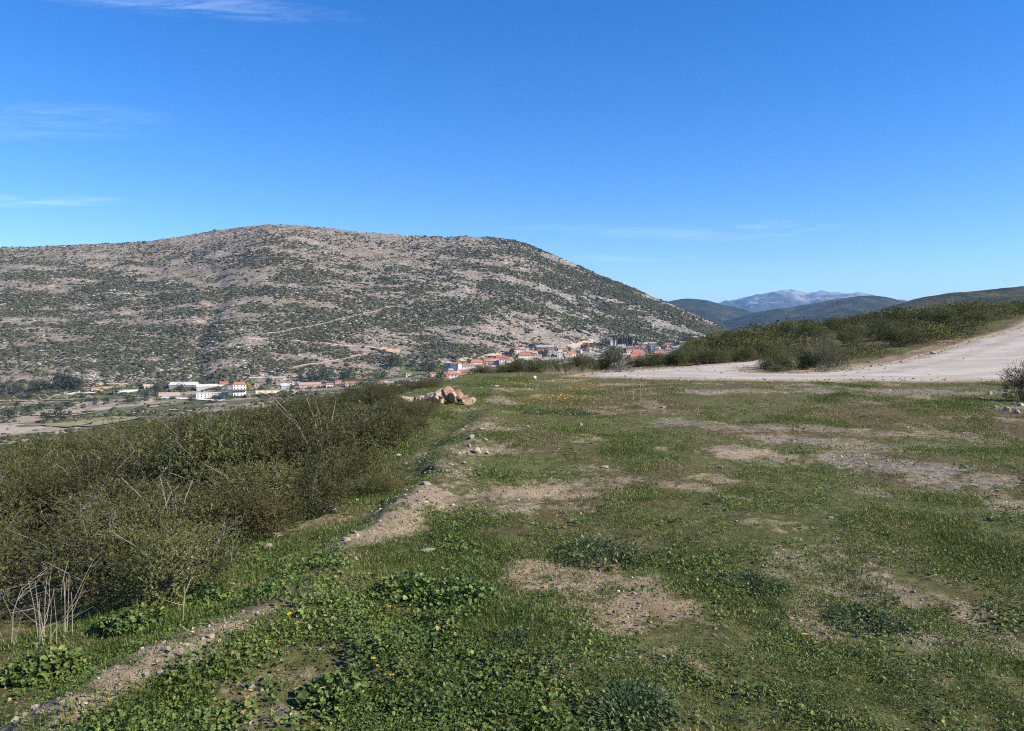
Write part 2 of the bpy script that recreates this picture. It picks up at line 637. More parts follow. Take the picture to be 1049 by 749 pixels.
def road_mat():
    m, t, b = material('pale_gravel_road', 0.9, 0.2)
    co = t.coord()
    n1 = t.noise(co, 0.5, 5, 0.6)
    n2 = t.noise(co, 14.0, 6, 0.7)
    mp = t.n('ShaderNodeMapping')
    mp.inputs['Rotation'].default_value = (0, 0, math.radians(-41))
    mp.inputs['Scale'].default_value = (0.06, 1.1, 1.0)
    t.link(co, mp.inputs['Vector'])
    n3 = t.noise(mp.outputs[0], 1.3, 4, 0.6)
    c = t.ramp(n1, [(0.3, (0.40, 0.352, 0.285)), (0.52, (0.48, 0.435, 0.365)), (0.72, (0.52, 0.46, 0.37))])
    c = t.mix(0.55, c, t.ramp(n2, [(0.3, (0.62, 0.60, 0.58)), (0.6, (1.0, 1.0, 1.0))]), 'MULTIPLY')
    c = t.mix(0.5, c, t.ramp(n3, [(0.38, (0.60, 0.59, 0.58)), (0.58, (1.0, 1.0, 1.0))]), 'MULTIPLY')
    e = t.math('ADD', t.attr('edge'), t.math('MULTIPLY', t.math('SUBTRACT', n1, 0.5), 1.2))
    rut = t.ramp(t.math('MULTIPLY', e, 0.2), [(0.0, (0.66, 0.60, 0.50)), (0.10, (0.80, 0.76, 0.70)), (0.20, (1, 1, 1)), (0.30, (1, 1, 1)), (0.38, (0.80, 0.78, 0.75)), (0.48, (0.82, 0.80, 0.77)), (0.56, (1, 1, 1)), (0.70, (0.98, 0.98, 0.98)), (0.85, (0.86, 0.85, 0.83)), (1.0, (0.97, 0.97, 0.97))])
    c = t.mix(0.75, c, rut, 'MULTIPLY')
    n4 = t.noise(co, 2.2, 5, 0.7, 0.5)
    c = t.mix(t.ramp(n4, [(0.60, 0.0), (0.72, 0.45)]), c, (0.25, 0.215, 0.165))
    t.link(c, b.inputs['Base Color'])
    t.link(t.bump(n2, 0.6, 0.03), b.inputs['Normal'])
    return m


M['road'] = road_mat()


def hill_mat():
    m, t, b = material('stony_hillside', 0.95, 0.1)
    co = t.coord()
    sx = t.n('ShaderNodeSeparateXYZ')
    t.link(co, sx.inputs[0])
    n0 = t.noise(co, 0.004, 4, 0.6)
    n1 = t.noise(co, 0.03, 6, 0.65)
    n2 = t.noise(co, 0.16, 6, 0.75, 0.3)
    n3 = t.noise(co, 0.45, 4, 0.7)
    tan = t.ramp(n2, [(0.30, (0.120, 0.089, 0.060)), (0.47, (0.25, 0.196, 0.145)), (0.60, (0.395, 0.325, 0.262))])
    grey = t.ramp(n2, [(0.33, (0.11, 0.094, 0.076)), (0.47, (0.232, 0.206, 0.182)), (0.60, (0.41, 0.378, 0.342))])
    f = t.math('MULTIPLY_ADD', sx.outputs[0], 0.0012, t.math('MULTIPLY_ADD', n0, 0.9, -0.02), clamp=True)
    c = t.mix(f, tan, grey)
    c = t.mix(t.ramp(n1, [(0.42, 0.0), (0.68, 0.75)]), c, (0.105, 0.100, 0.052))
    c = t.mix(t.ramp(n3, [(0.55, 0.0), (0.62, 0.5)]), c, (0.06, 0.06, 0.036))
    t.link(c, b.inputs['Base Color'])
    t.link(t.bump(n2, 0.8, 3.0), b.inputs['Normal'])
    return m


M['hill'] = hill_mat()


def valley_mat():
    m, t, b = material('valley_plots', 0.95, 0.1)
    co = t.coord()
    v = t.n('ShaderNodeTexVoronoi')
    v.inputs['Scale'].default_value = 0.022
    wob = t.n('ShaderNodeVectorMath', operation='ADD')
    nz = t.n('ShaderNodeTexNoise')
    nz.inputs['Scale'].default_value = 0.02
    t.link(co, nz.inputs['Vector'])
    sc_ = t.n('ShaderNodeVectorMath', operation='SCALE')
    sc_.inputs['Scale'].default_value = 45.0
    t.link(nz.outputs['Color'], sc_.inputs[0])
    t.link(co, wob.inputs[0])
    t.link(sc_.outputs[0], wob.inputs[1])
    t.link(wob.outputs[0], v.inputs['Vector'])
    cell = t.n('ShaderNodeSeparateColor')
    t.link(v.outputs['Color'], cell.inputs[0])
    plots = t.ramp(cell.outputs[0], [(0.0, (0.36, 0.29, 0.20)), (0.22, (0.24, 0.20, 0.13)), (0.42, (0.105, 0.115, 0.045)), (0.58, (0.44, 0.37, 0.28)), (0.74, (0.14, 0.135, 0.065)), (0.86, (0.30, 0.25, 0.18))], 'CONSTANT')
    n2 = t.noise(co, 0.16, 6, 0.75, 0.3)
    plots = t.mix(0.8, plots, t.ramp(n2, [(0.3, (0.42, 0.42, 0.40)), (0.62, (1.0, 1.0, 1.0))]), 'MULTIPLY')
    sx = t.n('ShaderNodeSeparateXYZ')
    t.link(co, sx.inputs[0])
    up = t.math('MULTIPLY_ADD', sx.outputs[2], 1 / 14.0, 24 / 14.0, clamp=True)
    c = t.mix(up, plots, t.ramp(n2, [(0.3, (0.045, 0.042, 0.020)), (0.6, (0.085, 0.080, 0.038))]))
    t.link(c, b.inputs['Base Color'])
    return m


M['valley'] = valley_mat()


def wood_mat(name, a, b_, c_, s):
    m, t, b = material(name, 0.95, 0.1)
    co = t.coord()
    n = t.noise(co, s, 6, 0.7, 0.2)
    n2 = t.noise(co, s * 0.15, 4, 0.6)
    f = t.math('MULTIPLY_ADD', n2, 0.6, t.math('MULTIPLY', n, 0.6))
    t.link(t.ramp(f, [(0.45, a), (0.6, b_), (0.76, c_)]), b.inputs['Base Color'])
    t.link(t.bump(n, 0.8, 0.5 / s), b.inputs['Normal'])
    return m


M['far_hill'] = wood_mat('wooded_hill', (0.012, 0.019, 0.012), (0.028, 0.036, 0.022), (0.08, 0.078, 0.056), 0.012)
M['scrub_hill'] = wood_mat('scrub_hill', (0.016, 0.022, 0.011), (0.040, 0.044, 0.021), (0.13, 0.115, 0.075), 0.07)
M['scrub_floor'] = wood_mat('scrub_floor', (0.055, 0.048, 0.024), (0.085, 0.078, 0.038), (0.20, 0.17, 0.11), 0.08)


def mountain_mat():
    m, t, b = material('bare_mountain_rock', 0.95, 0.1)
    co = t.coord()
    sx = t.n('ShaderNodeSeparateXYZ')
    t.link(co, sx.inputs[0])
    n = t.noise(co, 0.0022, 7, 0.7, 0.3)
    hgt = t.math('MULTIPLY_ADD', sx.outputs[2], 1 / 900.0, t.math('MULTIPLY', t.math('SUBTRACT', n, 0.5), 2.2))
    t.link(t.ramp(hgt, [(0.45, (0.040, 0.050, 0.040)), (0.85, (0.075, 0.08, 0.08)), (1.0, (0.24, 0.238, 0.23))]), b.inputs['Base Color'])
    return m


M['mountain'] = mountain_mat()

# ------------------------------------------------------------------ bare patches of the foreground (px, py, rx, ry, strength, gravel)
PATCH_PX = [(600, 598, 74, 27, .9, .2), (668, 622, 60, 24, .9, .2), (545, 588, 36, 20, .8, .2), (620, 610, 110, 50, .45, .3), (640, 650, 40, 14, .7, .2),
            (50, 740, 50, 9, 1.0, .4), (105, 712, 45, 12, 1.0, .4), (150, 685, 45, 13, 1.0, .4), (205, 662, 45, 9, .95, .4), (250, 645, 30, 6, .7, .4),
            (290, 615, 40, 6, .6, .5), (405, 535, 38, 14, .95, .3), (370, 556, 30, 10, .8, .3), (440, 510, 34, 11, .9, .4), (462, 488, 30, 9, .7, .5),
            (500, 462, 40, 7, .6, .6), (560, 500, 55, 12, .85, .3), (600, 478, 32, 6, .6, .4), (520, 520, 40, 8, .6, .5),
            (700, 497, 36, 9, .7, .3), (730, 490, 30, 7, .7, .4), (770, 463, 50, 9, .8, .5), (745, 440, 40, 4, .5, .4),
            (870, 470, 60, 9, .7, .9), (930, 480, 70, 9, .75, .9), (985, 497, 60, 9, .7, .9), (1045, 520, 45, 14, .75, .8), (830, 450, 70, 6, .65, .9), (800, 437, 60, 4, .6, .9), (940, 455, 60, 4, .5, .9), (905, 505, 50, 6, .5, .9),
            (1000, 445, 60, 6, .5, .9), (900, 402, 160, 4, .6, .9), (760, 402, 100, 3, .5, .9), (690, 420, 60, 3, .4, .5),
            (700, 690, 60, 18, .45, .4), (560, 690, 60, 16, .45, .5), (470, 690, 30, 10, .4, .5), (880, 560, 40, 12, .4, .5), (300, 700, 40, 10, .5, .5),
            (1000, 700, 50, 14, .35, .5), (760, 540, 60, 10, .35, .4), (430, 650, 30, 8, .5, .3), (240, 715, 50, 8, .5, .3)]
PATCH = []
for (px, py, rx, ry, s_, g_) in PATCH_PX:
    D = EYE * F_PX / (py - 345.0)
    PATCH.append(((px - W_PX / 2) / F_PX * D, D, rx * D / F_PX, ry * D * D / (EYE * F_PX), s_, g_))


def strip_mask(x, y):
    w = np.interp(y, [2, 4.5, 6.5, 10, 20], [0.17, 0.2, 0.5, 0.5, 0.6])
    m = np.exp(-((x - strip_x(y) + 0.7 * (fbm(x * 1.2, y * 1.2, 4, 78) - 0.5)) / w) ** 2)
    k = np.interp(y, [2.3, 2.9, 4.1, 4.6, 5.5, 6.0, 8.6, 9.4, 13, 17], [0.6, 1.5, 1.4, 0.35, 0.35, 0.95, 0.95, 0.6, 0.6, 0.0])
    return np.minimum(m * k, 1.0) * np.clip(0.50 + 2.6 * (fbm(x * 3.1, y * 2.0, 5, 79, 0.65) - 0.42), 0, 1.0)


def bare_mask(x, y):
    wx = (fbm(x * 1.1, y * 1.1, 4, 71) - 0.5)
    wy = (fbm(x * 1.1, y * 1.1, 4, 72) - 0.5)
    r = np.hypot(x, y)
    b = np.zeros(np.shape(x))
    g = np.zeros(np.shape(x))
    edge = 2.7 * (fbm(x * 4.6, y * 4.0, 6, 73, 0.7) - 0.5)
    for (cx, cy, rx, ry, s_, g_) in PATCH:
        q = ((x + wx * min(rx, ry) * 1.1 - cx) / (rx * 1.05)) ** 2 + ((y + wy * min(rx, ry) * 1.1 - cy) / (ry * 1.05)) ** 2
        v = s_ * np.clip(1.15 - q + edge, 0, 1)
        g = np.where(v > b, g_, g)
        b = np.maximum(b, v)
    gen_ = np.clip((fbm(x / 1.1, y / 1.1, 6, 75, 0.62) - 0.57) * 5.0, 0, 0.6)
    g = np.where(gen_ > b, 0.6, g)
    st = strip_mask(x, y)
    g = np.where(st > np.maximum(b, gen_), 0.45, g)
    return np.clip(np.maximum(np.maximum(b, gen_), st), 0, 1), g


def dry_mask(x, y):
    return np.clip((fbm(x / 1.7, y / 2.2, 5, 81, 0.6) - 0.43) * 4.5, 0, 1) * (0.35 + 0.65 * sm(3, 12, y)) * sm(-2.5, 1.0, x)


# ------------------------------------------------------------------ ground sheets
def polar_sheet(az, rr):
    A, R = np.meshgrid(az, rr)
    X, Y = np.sin(A) * R, np.cos(A) * R
    nr, na = A.shape
    idx = np.arange(nr * na).reshape(nr, na)
    return X, Y, idx


def sheet_faces(idx, wrap):
    if wrap:
        idx = np.concatenate([idx, idx[:, :1]], 1)
    a, b, c, d = idx[:-1, :-1], idx[1:, :-1], idx[1:, 1:], idx[:-1, 1:]
    return np.stack([a, b, c, d], -1).reshape(-1, 4)


fine_az = np.radians(np.arange(-46, 46, 0.16))
wide_az = np.radians(np.concatenate([np.arange(46, 314, 4.0)]))
az = np.concatenate([fine_az, wide_az])
rr = np.exp(np.arange(math.log(0.5), math.log(92), 0.0075))
X, Y, idx = polar_sheet(az, rr)
Xf, Yf = X.ravel(), Y.ravel()
Z = land(Xf, Yf)
inside = in_poly(Xf, Yf, ROAD_POLY)
near_road = (Yf > 24) & (Yf < 80) & (Xf > 0) & (Xf < 66)
rd = np.full(Xf.shape, 99.0)
rd[near_road] = poly_dist(Xf[near_road], Yf[near_road], ROAD_POLY)


def road_z(x, y):
    return land_base(x, y) + 0.03 + 0.03 * (fbm(x / 2.5, y / 2.5, 2, 12) - 0.5)


Z = np.where(inside, road_z(Xf, Yf) - 0.10, Z)
Z = np.where(~inside & (rd < 1.2), Z * (rd / 1.2) + (1 - rd / 1.2) * (road_z(Xf, Yf) + 0.02), Z)
bare, grav = bare_mask(Xf, Yf)
dry = dry_mask(Xf, Yf)
left_d = crest_x(Yf) - Xf
thick = sm(1.0, 3.0, left_d)
bare = bare * (1 - thick)
dry = np.maximum(dry, 0.8 * thick)
verge = np.where(inside, 0.6, np.clip(1 - rd / 0.9, 0, 1)) * 0.85
verge = np.maximum(verge, np.where((Yf > 33) & (Xf > 13) & ~inside & (rd < 1.7), sm(34, 22, Xf) * 0.6 * np.clip(1.4 * (fbm(Xf / 2, Yf / 2, 3, 14)), 0, 1), 0))
me = mesh_np('ground', np.stack([Xf, Yf, Z], 1), sheet_faces(idx, True), M['ground'], True,
             vert_attr={'bare': bare, 'gravel': grav, 'dry': dry, 'verge': verge})
obj('ground', me, kind='structure')

# valley sheet reaching to the horizon
azv = np.radians(np.concatenate([np.arange(-50, 50, 0.4), np.arange(50, 310, 6.0)]))
rv = np.exp(np.arange(math.log(88), math.log(32000), 0.022))
X, Y, idx = polar_sheet(azv, rv)
Xf, Yf = X.ravel(), Y.ravel()
Z = land(Xf, Yf)
Z = np.where(np.hypot(Xf, Yf) < 92, Z - 0.6, Z)
obj('valley', mesh_np('valley', np.stack([Xf, Yf, Z], 1), sheet_faces(idx, True), M['valley'], True), kind='structure')

# road
B = ROAD_POLY
pts = [tuple(p) for p in B]
edges = [(i, (i + 1) % len(B)) for i in range(len(B))]
gx_, gy_ = np.meshgrid(np.arange(2, 62, 0.7), np.arange(27, 74, 0.7))
gx_ = gx_.ravel() + 0.1 * RNG.random(gx_.size)
gy_ = gy_.ravel() + 0.1 * RNG.random(gy_.size)
ok = in_poly(gx_, gy_, B) & (poly_dist(gx_, gy_, B) > 0.25)
pts += [(a, b) for a, b in zip(gx_[ok], gy_[ok])]
res = delaunay_2d_cdt([Vector(p) for p in pts], edges, [], 1, 1e-5)
rv_ = np.array([v[:] for v in res[0]])
rf_ = np.array([list(f) for f in res[2]])
edge_d = poly_dist(rv_[:, 0], rv_[:, 1], B)
V = np.column_stack([rv_, road_z(rv_[:, 0], rv_[:, 1]) + 0.03 * np.clip(edge_d / 0.5, 0, 1)])
obj('road', mesh_np('road', V, rf_, M['road'], True, vert_attr={'edge': edge_d}), kind='structure')


# main hill
def ud_sheet(u, D, fn):
    U, DD = np.meshgrid(u, D)
    X, Y = U * DD, DD
    Z = fn(X.ravel(), Y.ravel())
    nr, na = U.shape
    idx = np.arange(nr * na).reshape(nr, na)
    F = np.stack([idx[:-1, :-1], idx[:-1, 1:], idx[1:, 1:], idx[1:, :-1]], -1).reshape(-1, 4)
    return np.stack([X.ravel(), Y.ravel(), Z], 1), F


def main_hill_fn(x, y):
    return np.maximum(hill_z(x, y), valley_floor(x, y) - 25)


V, F = ud_sheet(np.arange(-1.15, 0.42, 0.004), np.arange(980, 2900, 9.0), main_hill_fn)
obj('hill', mesh_np('hill', V, F, M['hill'], True), kind='structure')


def far_ridge(name, prof, Dr, Df, zf, mat, amp, wl, back=1.6, nu=420, nd=90, seed=0, crag=0):
    pu = np.array([(p - W_PX / 2) / F_PX for p, _ in prof])
    pz = np.array([EYE + Dr * ray(p, q)[2] for p, q in prof])

    def fn(x, y):
        u = x / y
        zr = np.stack([np.interp(u + o, pu, pz) for o in (-.008, -.004, 0, .004, .008)]).mean(0)
        t = (y - Df) / (Dr - Df)
        s = np.where(t <= 1, np.clip(t, 0, 1) ** 1.1, 1 - (t - 1) * 0.9)
        env = np.clip(t, 0, 1) * (1 - 0.75 * np.exp(-((t - 1) / 0.15) ** 2))
        z = zf + (zr - zf) * s + env * amp * 2 * (fbm(x / wl, y / wl, 5, 200 + seed) - 0.5)
        if crag:
            z = z + env * crag * (1 - 2 * np.abs(fbm(x / 520, y / 900, 4, 240 + seed) - 0.5) * 2)
        return z + amp * 0.16 * (fbm(x / wl * 7, y / wl * 7, 4, 220 + seed) - 0.5)
    V, F = ud_sheet(np.linspace(pu[0], pu[-1], nu), np.linspace(Df, Df + (Dr - Df) * back, nd), fn)
    return obj(name, mesh_np(name, V, F, mat, True), kind='structure')


far_ridge('far_hill', [(560, 345), (640, 330), (680, 309), (700, 305), (720, 306), (740, 312), (775, 321), (800, 322), (830, 324), (900, 330), (1000, 335), (1150, 340)],
          5200, 3000, -60, M['far_hill'], 70, 700, seed=1)
far_ridge('far_hill', [(700, 345), (740, 328), (780, 318), (820, 314), (850, 308), (880, 303.5), (900, 303), (915, 306), (935, 312), (970, 322), (1100, 330), (1300, 340)],
          4300, 2600, -60, M['far_hill'], 60, 600, seed=2)
far_ridge('far_hill', [(800, 345), (850, 332), (900, 317), (940, 305), (970, 300), (1000, 297.5), (1049, 293.5), (1120, 289), (1250, 285), (1500, 300)],
          1250, 600, -20, M['scrub_hill'], 12, 180, seed=3)
far_ridge('mountain', [(690, 330), (725, 316), (748, 310), (765, 304.5), (785, 301), (797, 300), (808, 297), (818, 299), (826, 303), (834, 299.5), (845, 299), (860, 302),
                       (875, 300.5), (890, 301), (905, 305), (930, 310), (970, 318), (1100, 330)],
          15000, 9500, -60, M['mountain'], 420, 2600, 1.5, 700, 260, seed=4, crag=130)

# ------------------------------------------------------------------ haze
bm = bmesh.new()
bmesh.ops.create_cube(bm, size=1)
hz = bpy.data.meshes.new('haze')
bm.to_mesh(hz)
bm.free()
hm = bpy.data.materials.new('haze')
hm.use_nodes = True
hm.node_tree.nodes.clear()
ht = NT(hm.node_tree)
ho = ht.n('ShaderNodeOutputMaterial')
hv = ht.n('ShaderNodeVolumePrincipled')
hv.inputs['Color'].default_value = (0.29, 0.57, 1.0, 1)
hv.inputs['Density'].default_value = 4.0e-5
hv.inputs['Anisotropy'].default_value = 0.0
ht.link(hv.outputs[0], ho.inputs['Volume'])
hz.materials.append(hm)
HAZE = obj('haze', hz, loc=(0, 0, 500), kind='stuff')
HAZE.scale = (70000, 70000, 1500)


# ------------------------------------------------------------------ tracks, fields and banks across the valley
TRACKS = []


def ribbon(name, px_pts, width, mat, lift=0.7, n=60):
    P = [hit(p, q, far_land, 300) for p, q in px_pts]
    P = np.array([p for p in P if p is not None])
    s = np.concatenate([[0], np.cumsum(np.hypot(np.diff(P[:, 0]), np.diff(P[:, 1])))])
    q = np.linspace(0, s[-1], n)
    x, y = np.interp(q, s, P[:, 0]), np.interp(q, s, P[:, 1])
    x = x + 5 * (fbm(q / 40, q * 0, 3, 5) - 0.5)
    if name == 'dirt_track':
        qq = np.arange(0, s[-1], 4.0)
        TRACKS.append(np.stack([np.interp(qq, q, x), np.interp(qq, q, y)], 1))
    tx, ty = np.gradient(x), np.gradient(y)
    L = np.hypot(tx, ty) + 1e-9
    nx, ny = -ty / L, tx / L
    k = np.linspace(-0.5, 0.5, 4)
    XX = x[:, None] + nx[:, None] * k * width
    YY = y[:, None] + ny[:, None] * k * width
    ZZ = far_land(XX.ravel(), YY.ravel()).reshape(XX.shape)
    ZZ = ZZ + lift
    idx = np.arange(XX.size).reshape(XX.shape)
    F = np.stack([idx[:-1, :-1], idx[:-1, 1:], idx[1:, 1:], idx[1:, :-1]], -1).reshape(-1, 4)
    return obj(name, mesh_np(name, np.stack([XX.ravel(), YY.ravel(), ZZ.ravel()], 1), F, mat, True), kind='structure')


M['track'] = plain('track_dirt', (0.40, 0.32, 0.24), 0.95, 0.2, 0.2)
M['track_pale'] = plain('pale_road', (0.62, 0.58, 0.52), 0.95, 0.15, 0.2)
M['track_orange'] = plain('orange_earth', (0.44, 0.29, 0.18), 0.95, 0.3, 0.15)
M['field'] = plain('green_field', (0.11, 0.125, 0.045), 0.95, 0.35, 0.05)
M['field_dry'] = plain('dry_field', (0.25, 0.22, 0.11), 0.95, 0.3, 0.05)
ribbon('dirt_track', [(250, 347), (285, 348), (320, 351), (350, 354), (380, 356), (405, 359)], 4.5, M['track'])
ribbon('dirt_track', [(240, 345), (270, 342), (300, 337), (330, 332), (370, 322), (400, 314), (425, 309)], 2.2, M['track'])
ribbon('dirt_track', [(300, 377), (330, 372), (350, 368), (375, 363)], 3.5, M['track'])
ribbon('dirt_track', [(390, 357), (400, 359), (410, 361)], 16, M['track_orange'])
ribbon('dirt_track', [(585, 357), (598, 350), (612, 350), (624, 353)], 18, M['track'])
ribbon('dirt_track', [(60, 404), (80, 402.5), (100, 401.5), (120, 401)], 12, M['track_pale'])
ribbon('dirt_track', [(160, 408), (185, 408.5), (205, 409), (228, 411)], 9, M['track_pale'])
ribbon('dirt_track', [(150, 418), (165, 416), (180, 413)], 9, M['track'])
ribbon('earth_bank', [(85, 397), (105, 396.5), (130, 396)], 30, M['track_orange'])
ribbon('field', [(95, 405), (115, 406), (135, 407)], 70, M['field'])
ribbon('field', [(110, 420), (125, 420), (140, 419)], 50, M['field'])
ribbon('field', [(168, 416), (185, 417), (205, 415)], 50, M['field'])
ribbon('field', [(50, 408), (70, 409), (90, 409)], 40, M['field_dry'])
ribbon('field', [(410, 381), (430, 382), (445, 383)], 90, M['field'])
ribbon('field', [(365, 386), (385, 386), (400, 385)], 50, M['field_dry'])
ribbon('field', [(55, 437), (75, 434), (100, 432), (125, 433)], 55, M['field_dry'], 1.0)


ribbon('earth_bank', [(0, 414), (20, 413), (45, 414), (70, 412)], 6, M['track'])
ribbon('earth_bank', [(5, 428), (35, 425), (60, 427), (95, 423)], 7, M['track'])
ribbon('earth_bank', [(100, 425), (130, 424), (160, 422), (185, 420)], 4, M['track_pale'])
ribbon('earth_bank', [(250, 388), (290, 387), (330, 383), (360, 381)], 6, M['track'])
ribbon('earth_bank', [(470, 369), (500, 365), (530, 358)], 10, M['track'])


# ------------------------------------------------------------------ scrub on the big hill (stuff)
def scrub_mesh(name, X, Y, Z, S, mat, flat=0.7, stretch=1.5):
    n = len(X)
    a = RNG.random(n) * 6.28
    a = np.where(RNG.random(n) < 0.7, RNG.normal(0, 0.35, n), a)
    tv, tf = ICO1
    Vt = tv * (1 + 0.0)
    sx = S * (0.8 + RNG.random(n) * (stretch - 0.5))
    sy = S * (0.7 + 0.5 * RNG.random(n))
    sz = S * flat * (0.6 + 0.6 * RNG.random(n))
    Mx = rot_z(a) * np.stack([sx, sy, sz], -1)[:, None, :]
    V, F = stamp(Vt, tf, Mx, np.stack([X, Y, Z], 1))
    jit = 1 + 0.0 * V
    V = V + (RNG.random(V.shape) - 0.5) * np.repeat(S, len(tv))[:, None] * 0.55
    tone = np.repeat(RNG.random(n), len(tf)) * 0.7 + 0.3 * RNG.random(n * len(tf))
    return mesh_np(name, V, F, mat, False, {'tone': tone})


M['scrub'] = leaf_mat('hill_scrub', [(0, (0.030, 0.033, 0.016)), (0.6, (0.066, 0.066, 0.032)), (1, (0.13, 0.115, 0.062))], 0.0, 0.9, 0.1, 0)
N = 340000
u = RNG.uniform(-1.0, 0.40, N)
t = RNG.random(N) ** 0.9
D = hill_df(u) + t * (np.interp(u, _hu, _hdr) + 30 - hill_df(u))
x, y = u * D, D
den = fbm(x / 110, y / 45 + x / 400, 5, 301, 0.6)
den2 = fbm(x / 30, y / 12, 3, 302)
g = np.abs(u + 0.40 + 0.015 * np.sin(t * 9)) < 0.009
blob = np.exp(-(((u + 0.13) / 0.10) ** 2 + ((t - 0.34) / 0.10) ** 2)) * 0.25
p = np.clip((den * 1.0 + den2 * 0.34 + blob - 0.52) * 3.8, 0.05, 1) * (1 - 0.75 * sm(0.62, 0.95, t) * sm(0.02, -0.1, u))
p = np.where(g & (t < 0.30), np.maximum(p, 0.6), p)
rocky = sm(-0.1, 0.1, u) * (1 - sm(0.1, 0.35, t))
p = p * (1 - 0.45 * rocky)
keep = (RNG.random(N) < p) & (t > 0.01)
for tr_ in TRACKS:
    near_ = np.zeros(len(x), bool)
    for q_ in tr_[::2]:
        near_ |= (x - q_[0]) ** 2 + (y + 3 - q_[1]) ** 2 < 4.0 ** 2
    keep &= ~near_
x, y, t = x[keep], y[keep], t[keep]
s = RNG.gamma(2.0, 0.46, len(x)) + 0.5
s = np.clip(s, 0.6, 4.0)
z = np.maximum(hill_z(x, y), valley_floor(x, y))
obj('hill_scrub', scrub_mesh('hill_scrub', x, y, z + 0.2 * s, s, M['scrub']), kind='stuff')
# pale boulders and outcrops strewn over the same slope
N = 42000
u = RNG.uniform(-1.0, 0.40, N)
t = RNG.random(N)
D = hill_df(u) + t * (np.interp(u, _hu, _hdr) + 20 - hill_df(u))
x, y = u * D, D
p = np.clip((fbm(x / 90, y / 50, 4, 311) - 0.40) * 3, 0.05, 1)
keep = RNG.random(N) < p
x, y = x[keep], y[keep]
s = 0.5 + RNG.gamma(2, 0.45, len(x))
M['hill_rock'] = leaf_mat('hill_rock', [(0, (0.26, 0.235, 0.20)), (0.5, (0.40, 0.37, 0.33)), (1, (0.52, 0.50, 0.46))], 0.0, 0.95, 0.1, 0)
obj('hill_rocks', scrub_mesh('hill_rocks', x, y, hill_z(x, y), np.clip(s, 0.5, 3), M['hill_rock'], 0.5, 1.6), kind='stuff')
# scrub on the valley floor
N = 48000
D = RNG.uniform(330, 1500, N)
u = RNG.uniform(-0.85, 0.30, N)
x, y = u * D, D
p = np.clip((fbm(x / 50, y / 30, 4, 321) - 0.50) * 6, 0.02, 0.9)
keep = (RNG.random(N) < p) & (y < hill_df(u))
x, y = x[keep], y[keep]
s = np.clip(0.5 + RNG.gamma(2, 0.45, len(x)), 0.5, 3.5)
obj('valley_scrub', scrub_mesh('valley_scrub', x, y, valley_floor(x, y) + 0.3 * s, s, M['scrub']), kind='stuff')


# ------------------------------------------------------------------ plants
def leaf_cloud(centers, radii, n, size, up=0.4, shell=0.55, rnd=RNG, squash=0.85, per=14):
    """small leaf faces set along short sprigs that fill several overlapping lobes"""
    centers = np.asarray(centers, float)
    radii = np.asarray(radii, float)
    w = radii ** 2
    ns = n // per
    k = rnd.choice(len(radii), ns, p=w / w.sum())
    d = rnd.normal(size=(ns, 3))
    d /= np.linalg.norm(d, axis=1, keepdims=True)
    rad = (shell + (1 - shell) * rnd.random(ns)) ** 0.8
    lump = 0.55 + 0.80 * fbm(d[:, 0] * 3.6 + k * 7.1, d[:, 1] * 3.6 + d[:, 2] * 3.0, 3, 401, 0.6)
    P0 = centers[k] + d * (radii[k] * rad * lump)[:, None] * np.array([1, 1, squash])
    sd = d * 0.9 + rnd.normal(size=(ns, 3)) * 0.55 + np.array([0, 0, up])
    sd /= np.linalg.norm(sd, axis=1, keepdims=True)
    sl = (size * rnd.uniform(4.0, 13.0, ns))[:, None]
    t = (np.tile(np.arange(per), ns) + rnd.random(ns * per)) / per
    S = np.repeat(sd, per, 0)
    P = np.repeat(P0, per, 0) + S * np.repeat(sl, per, 0) * t[:, None]
    n = ns * per
    side = np.cross(S, rnd.normal(size=(n, 3)))
    side /= np.linalg.norm(side, axis=1, keepdims=True) + 1e-9
    a = side * 0.8 + S * 0.6 + rnd.normal(size=(n, 3)) * 0.15          # leaf axis leaves the sprig at an angle
    a /= np.linalg.norm(a, axis=1, keepdims=True)
    P = P + a * (size * 0.8)
    nrm = np.cross(a, np.cross(np.array([0, 0, 1.0]) * 0.6 + np.repeat(d, per, 0) * 0.6 + rnd.normal(size=(n, 3)) * 0.45, a))
    nrm /= np.linalg.norm(nrm, axis=1, keepdims=True) + 1e-9
    b = np.cross(nrm, a)
    s = size * (0.6 + 0.8 * rnd.random(n))
    L, Wd = s[:, None], (s * 0.55)[:, None]
    V = np.stack([P - a * L, P + b * Wd + nrm * L * 0.15, P + a * L, P - b * Wd + nrm * L * 0.15], 1).reshape(-1, 3)
    F = np.arange(4 * n).reshape(-1, 4)
    return V, F, P


def branching(rng, n_stem, height, spread, r0, forks=3, levels=2, curl=0.25, base=0.08):
    paths = []

    def grow(p, d, L, r, lev):
        n = 5
        pts_ = [p]
        for _ in range(n):
            d = d + rng.normal(size=3) * curl * 0.5
            d = d / np.linalg.norm(d)
            p = p + d * L / n
            pts_.append(p)
        paths.append((np.array(pts_), np.linspace(r, r * 0.45, n + 1)))
        if lev > 0:
            for k in range(forks):
                i = rng.integers(2, n + 1)
                dd = d + rng.normal(size=3) * 0.75
                dd[2] = abs(dd[2]) * 0.6 + 0.15
                dd /= np.linalg.norm(dd)
                grow(pts_[i], dd, L * rng.uniform(0.35, 0.6), r * 0.55, lev - 1)
    for _ in range(n_stem):
        a = rng.random() * 6.28
        d = np.array([math.cos(a) * spread * rng.random(), math.sin(a) * spread * rng.random(), 1.0])
        d /= np.linalg.norm(d)
        grow(np.array([math.cos(a) * base, math.sin(a) * base, -0.06]), d, height * rng.uniform(0.55, 0.8), r0 * rng.uniform(0.7, 1.1), levels)
    return paths


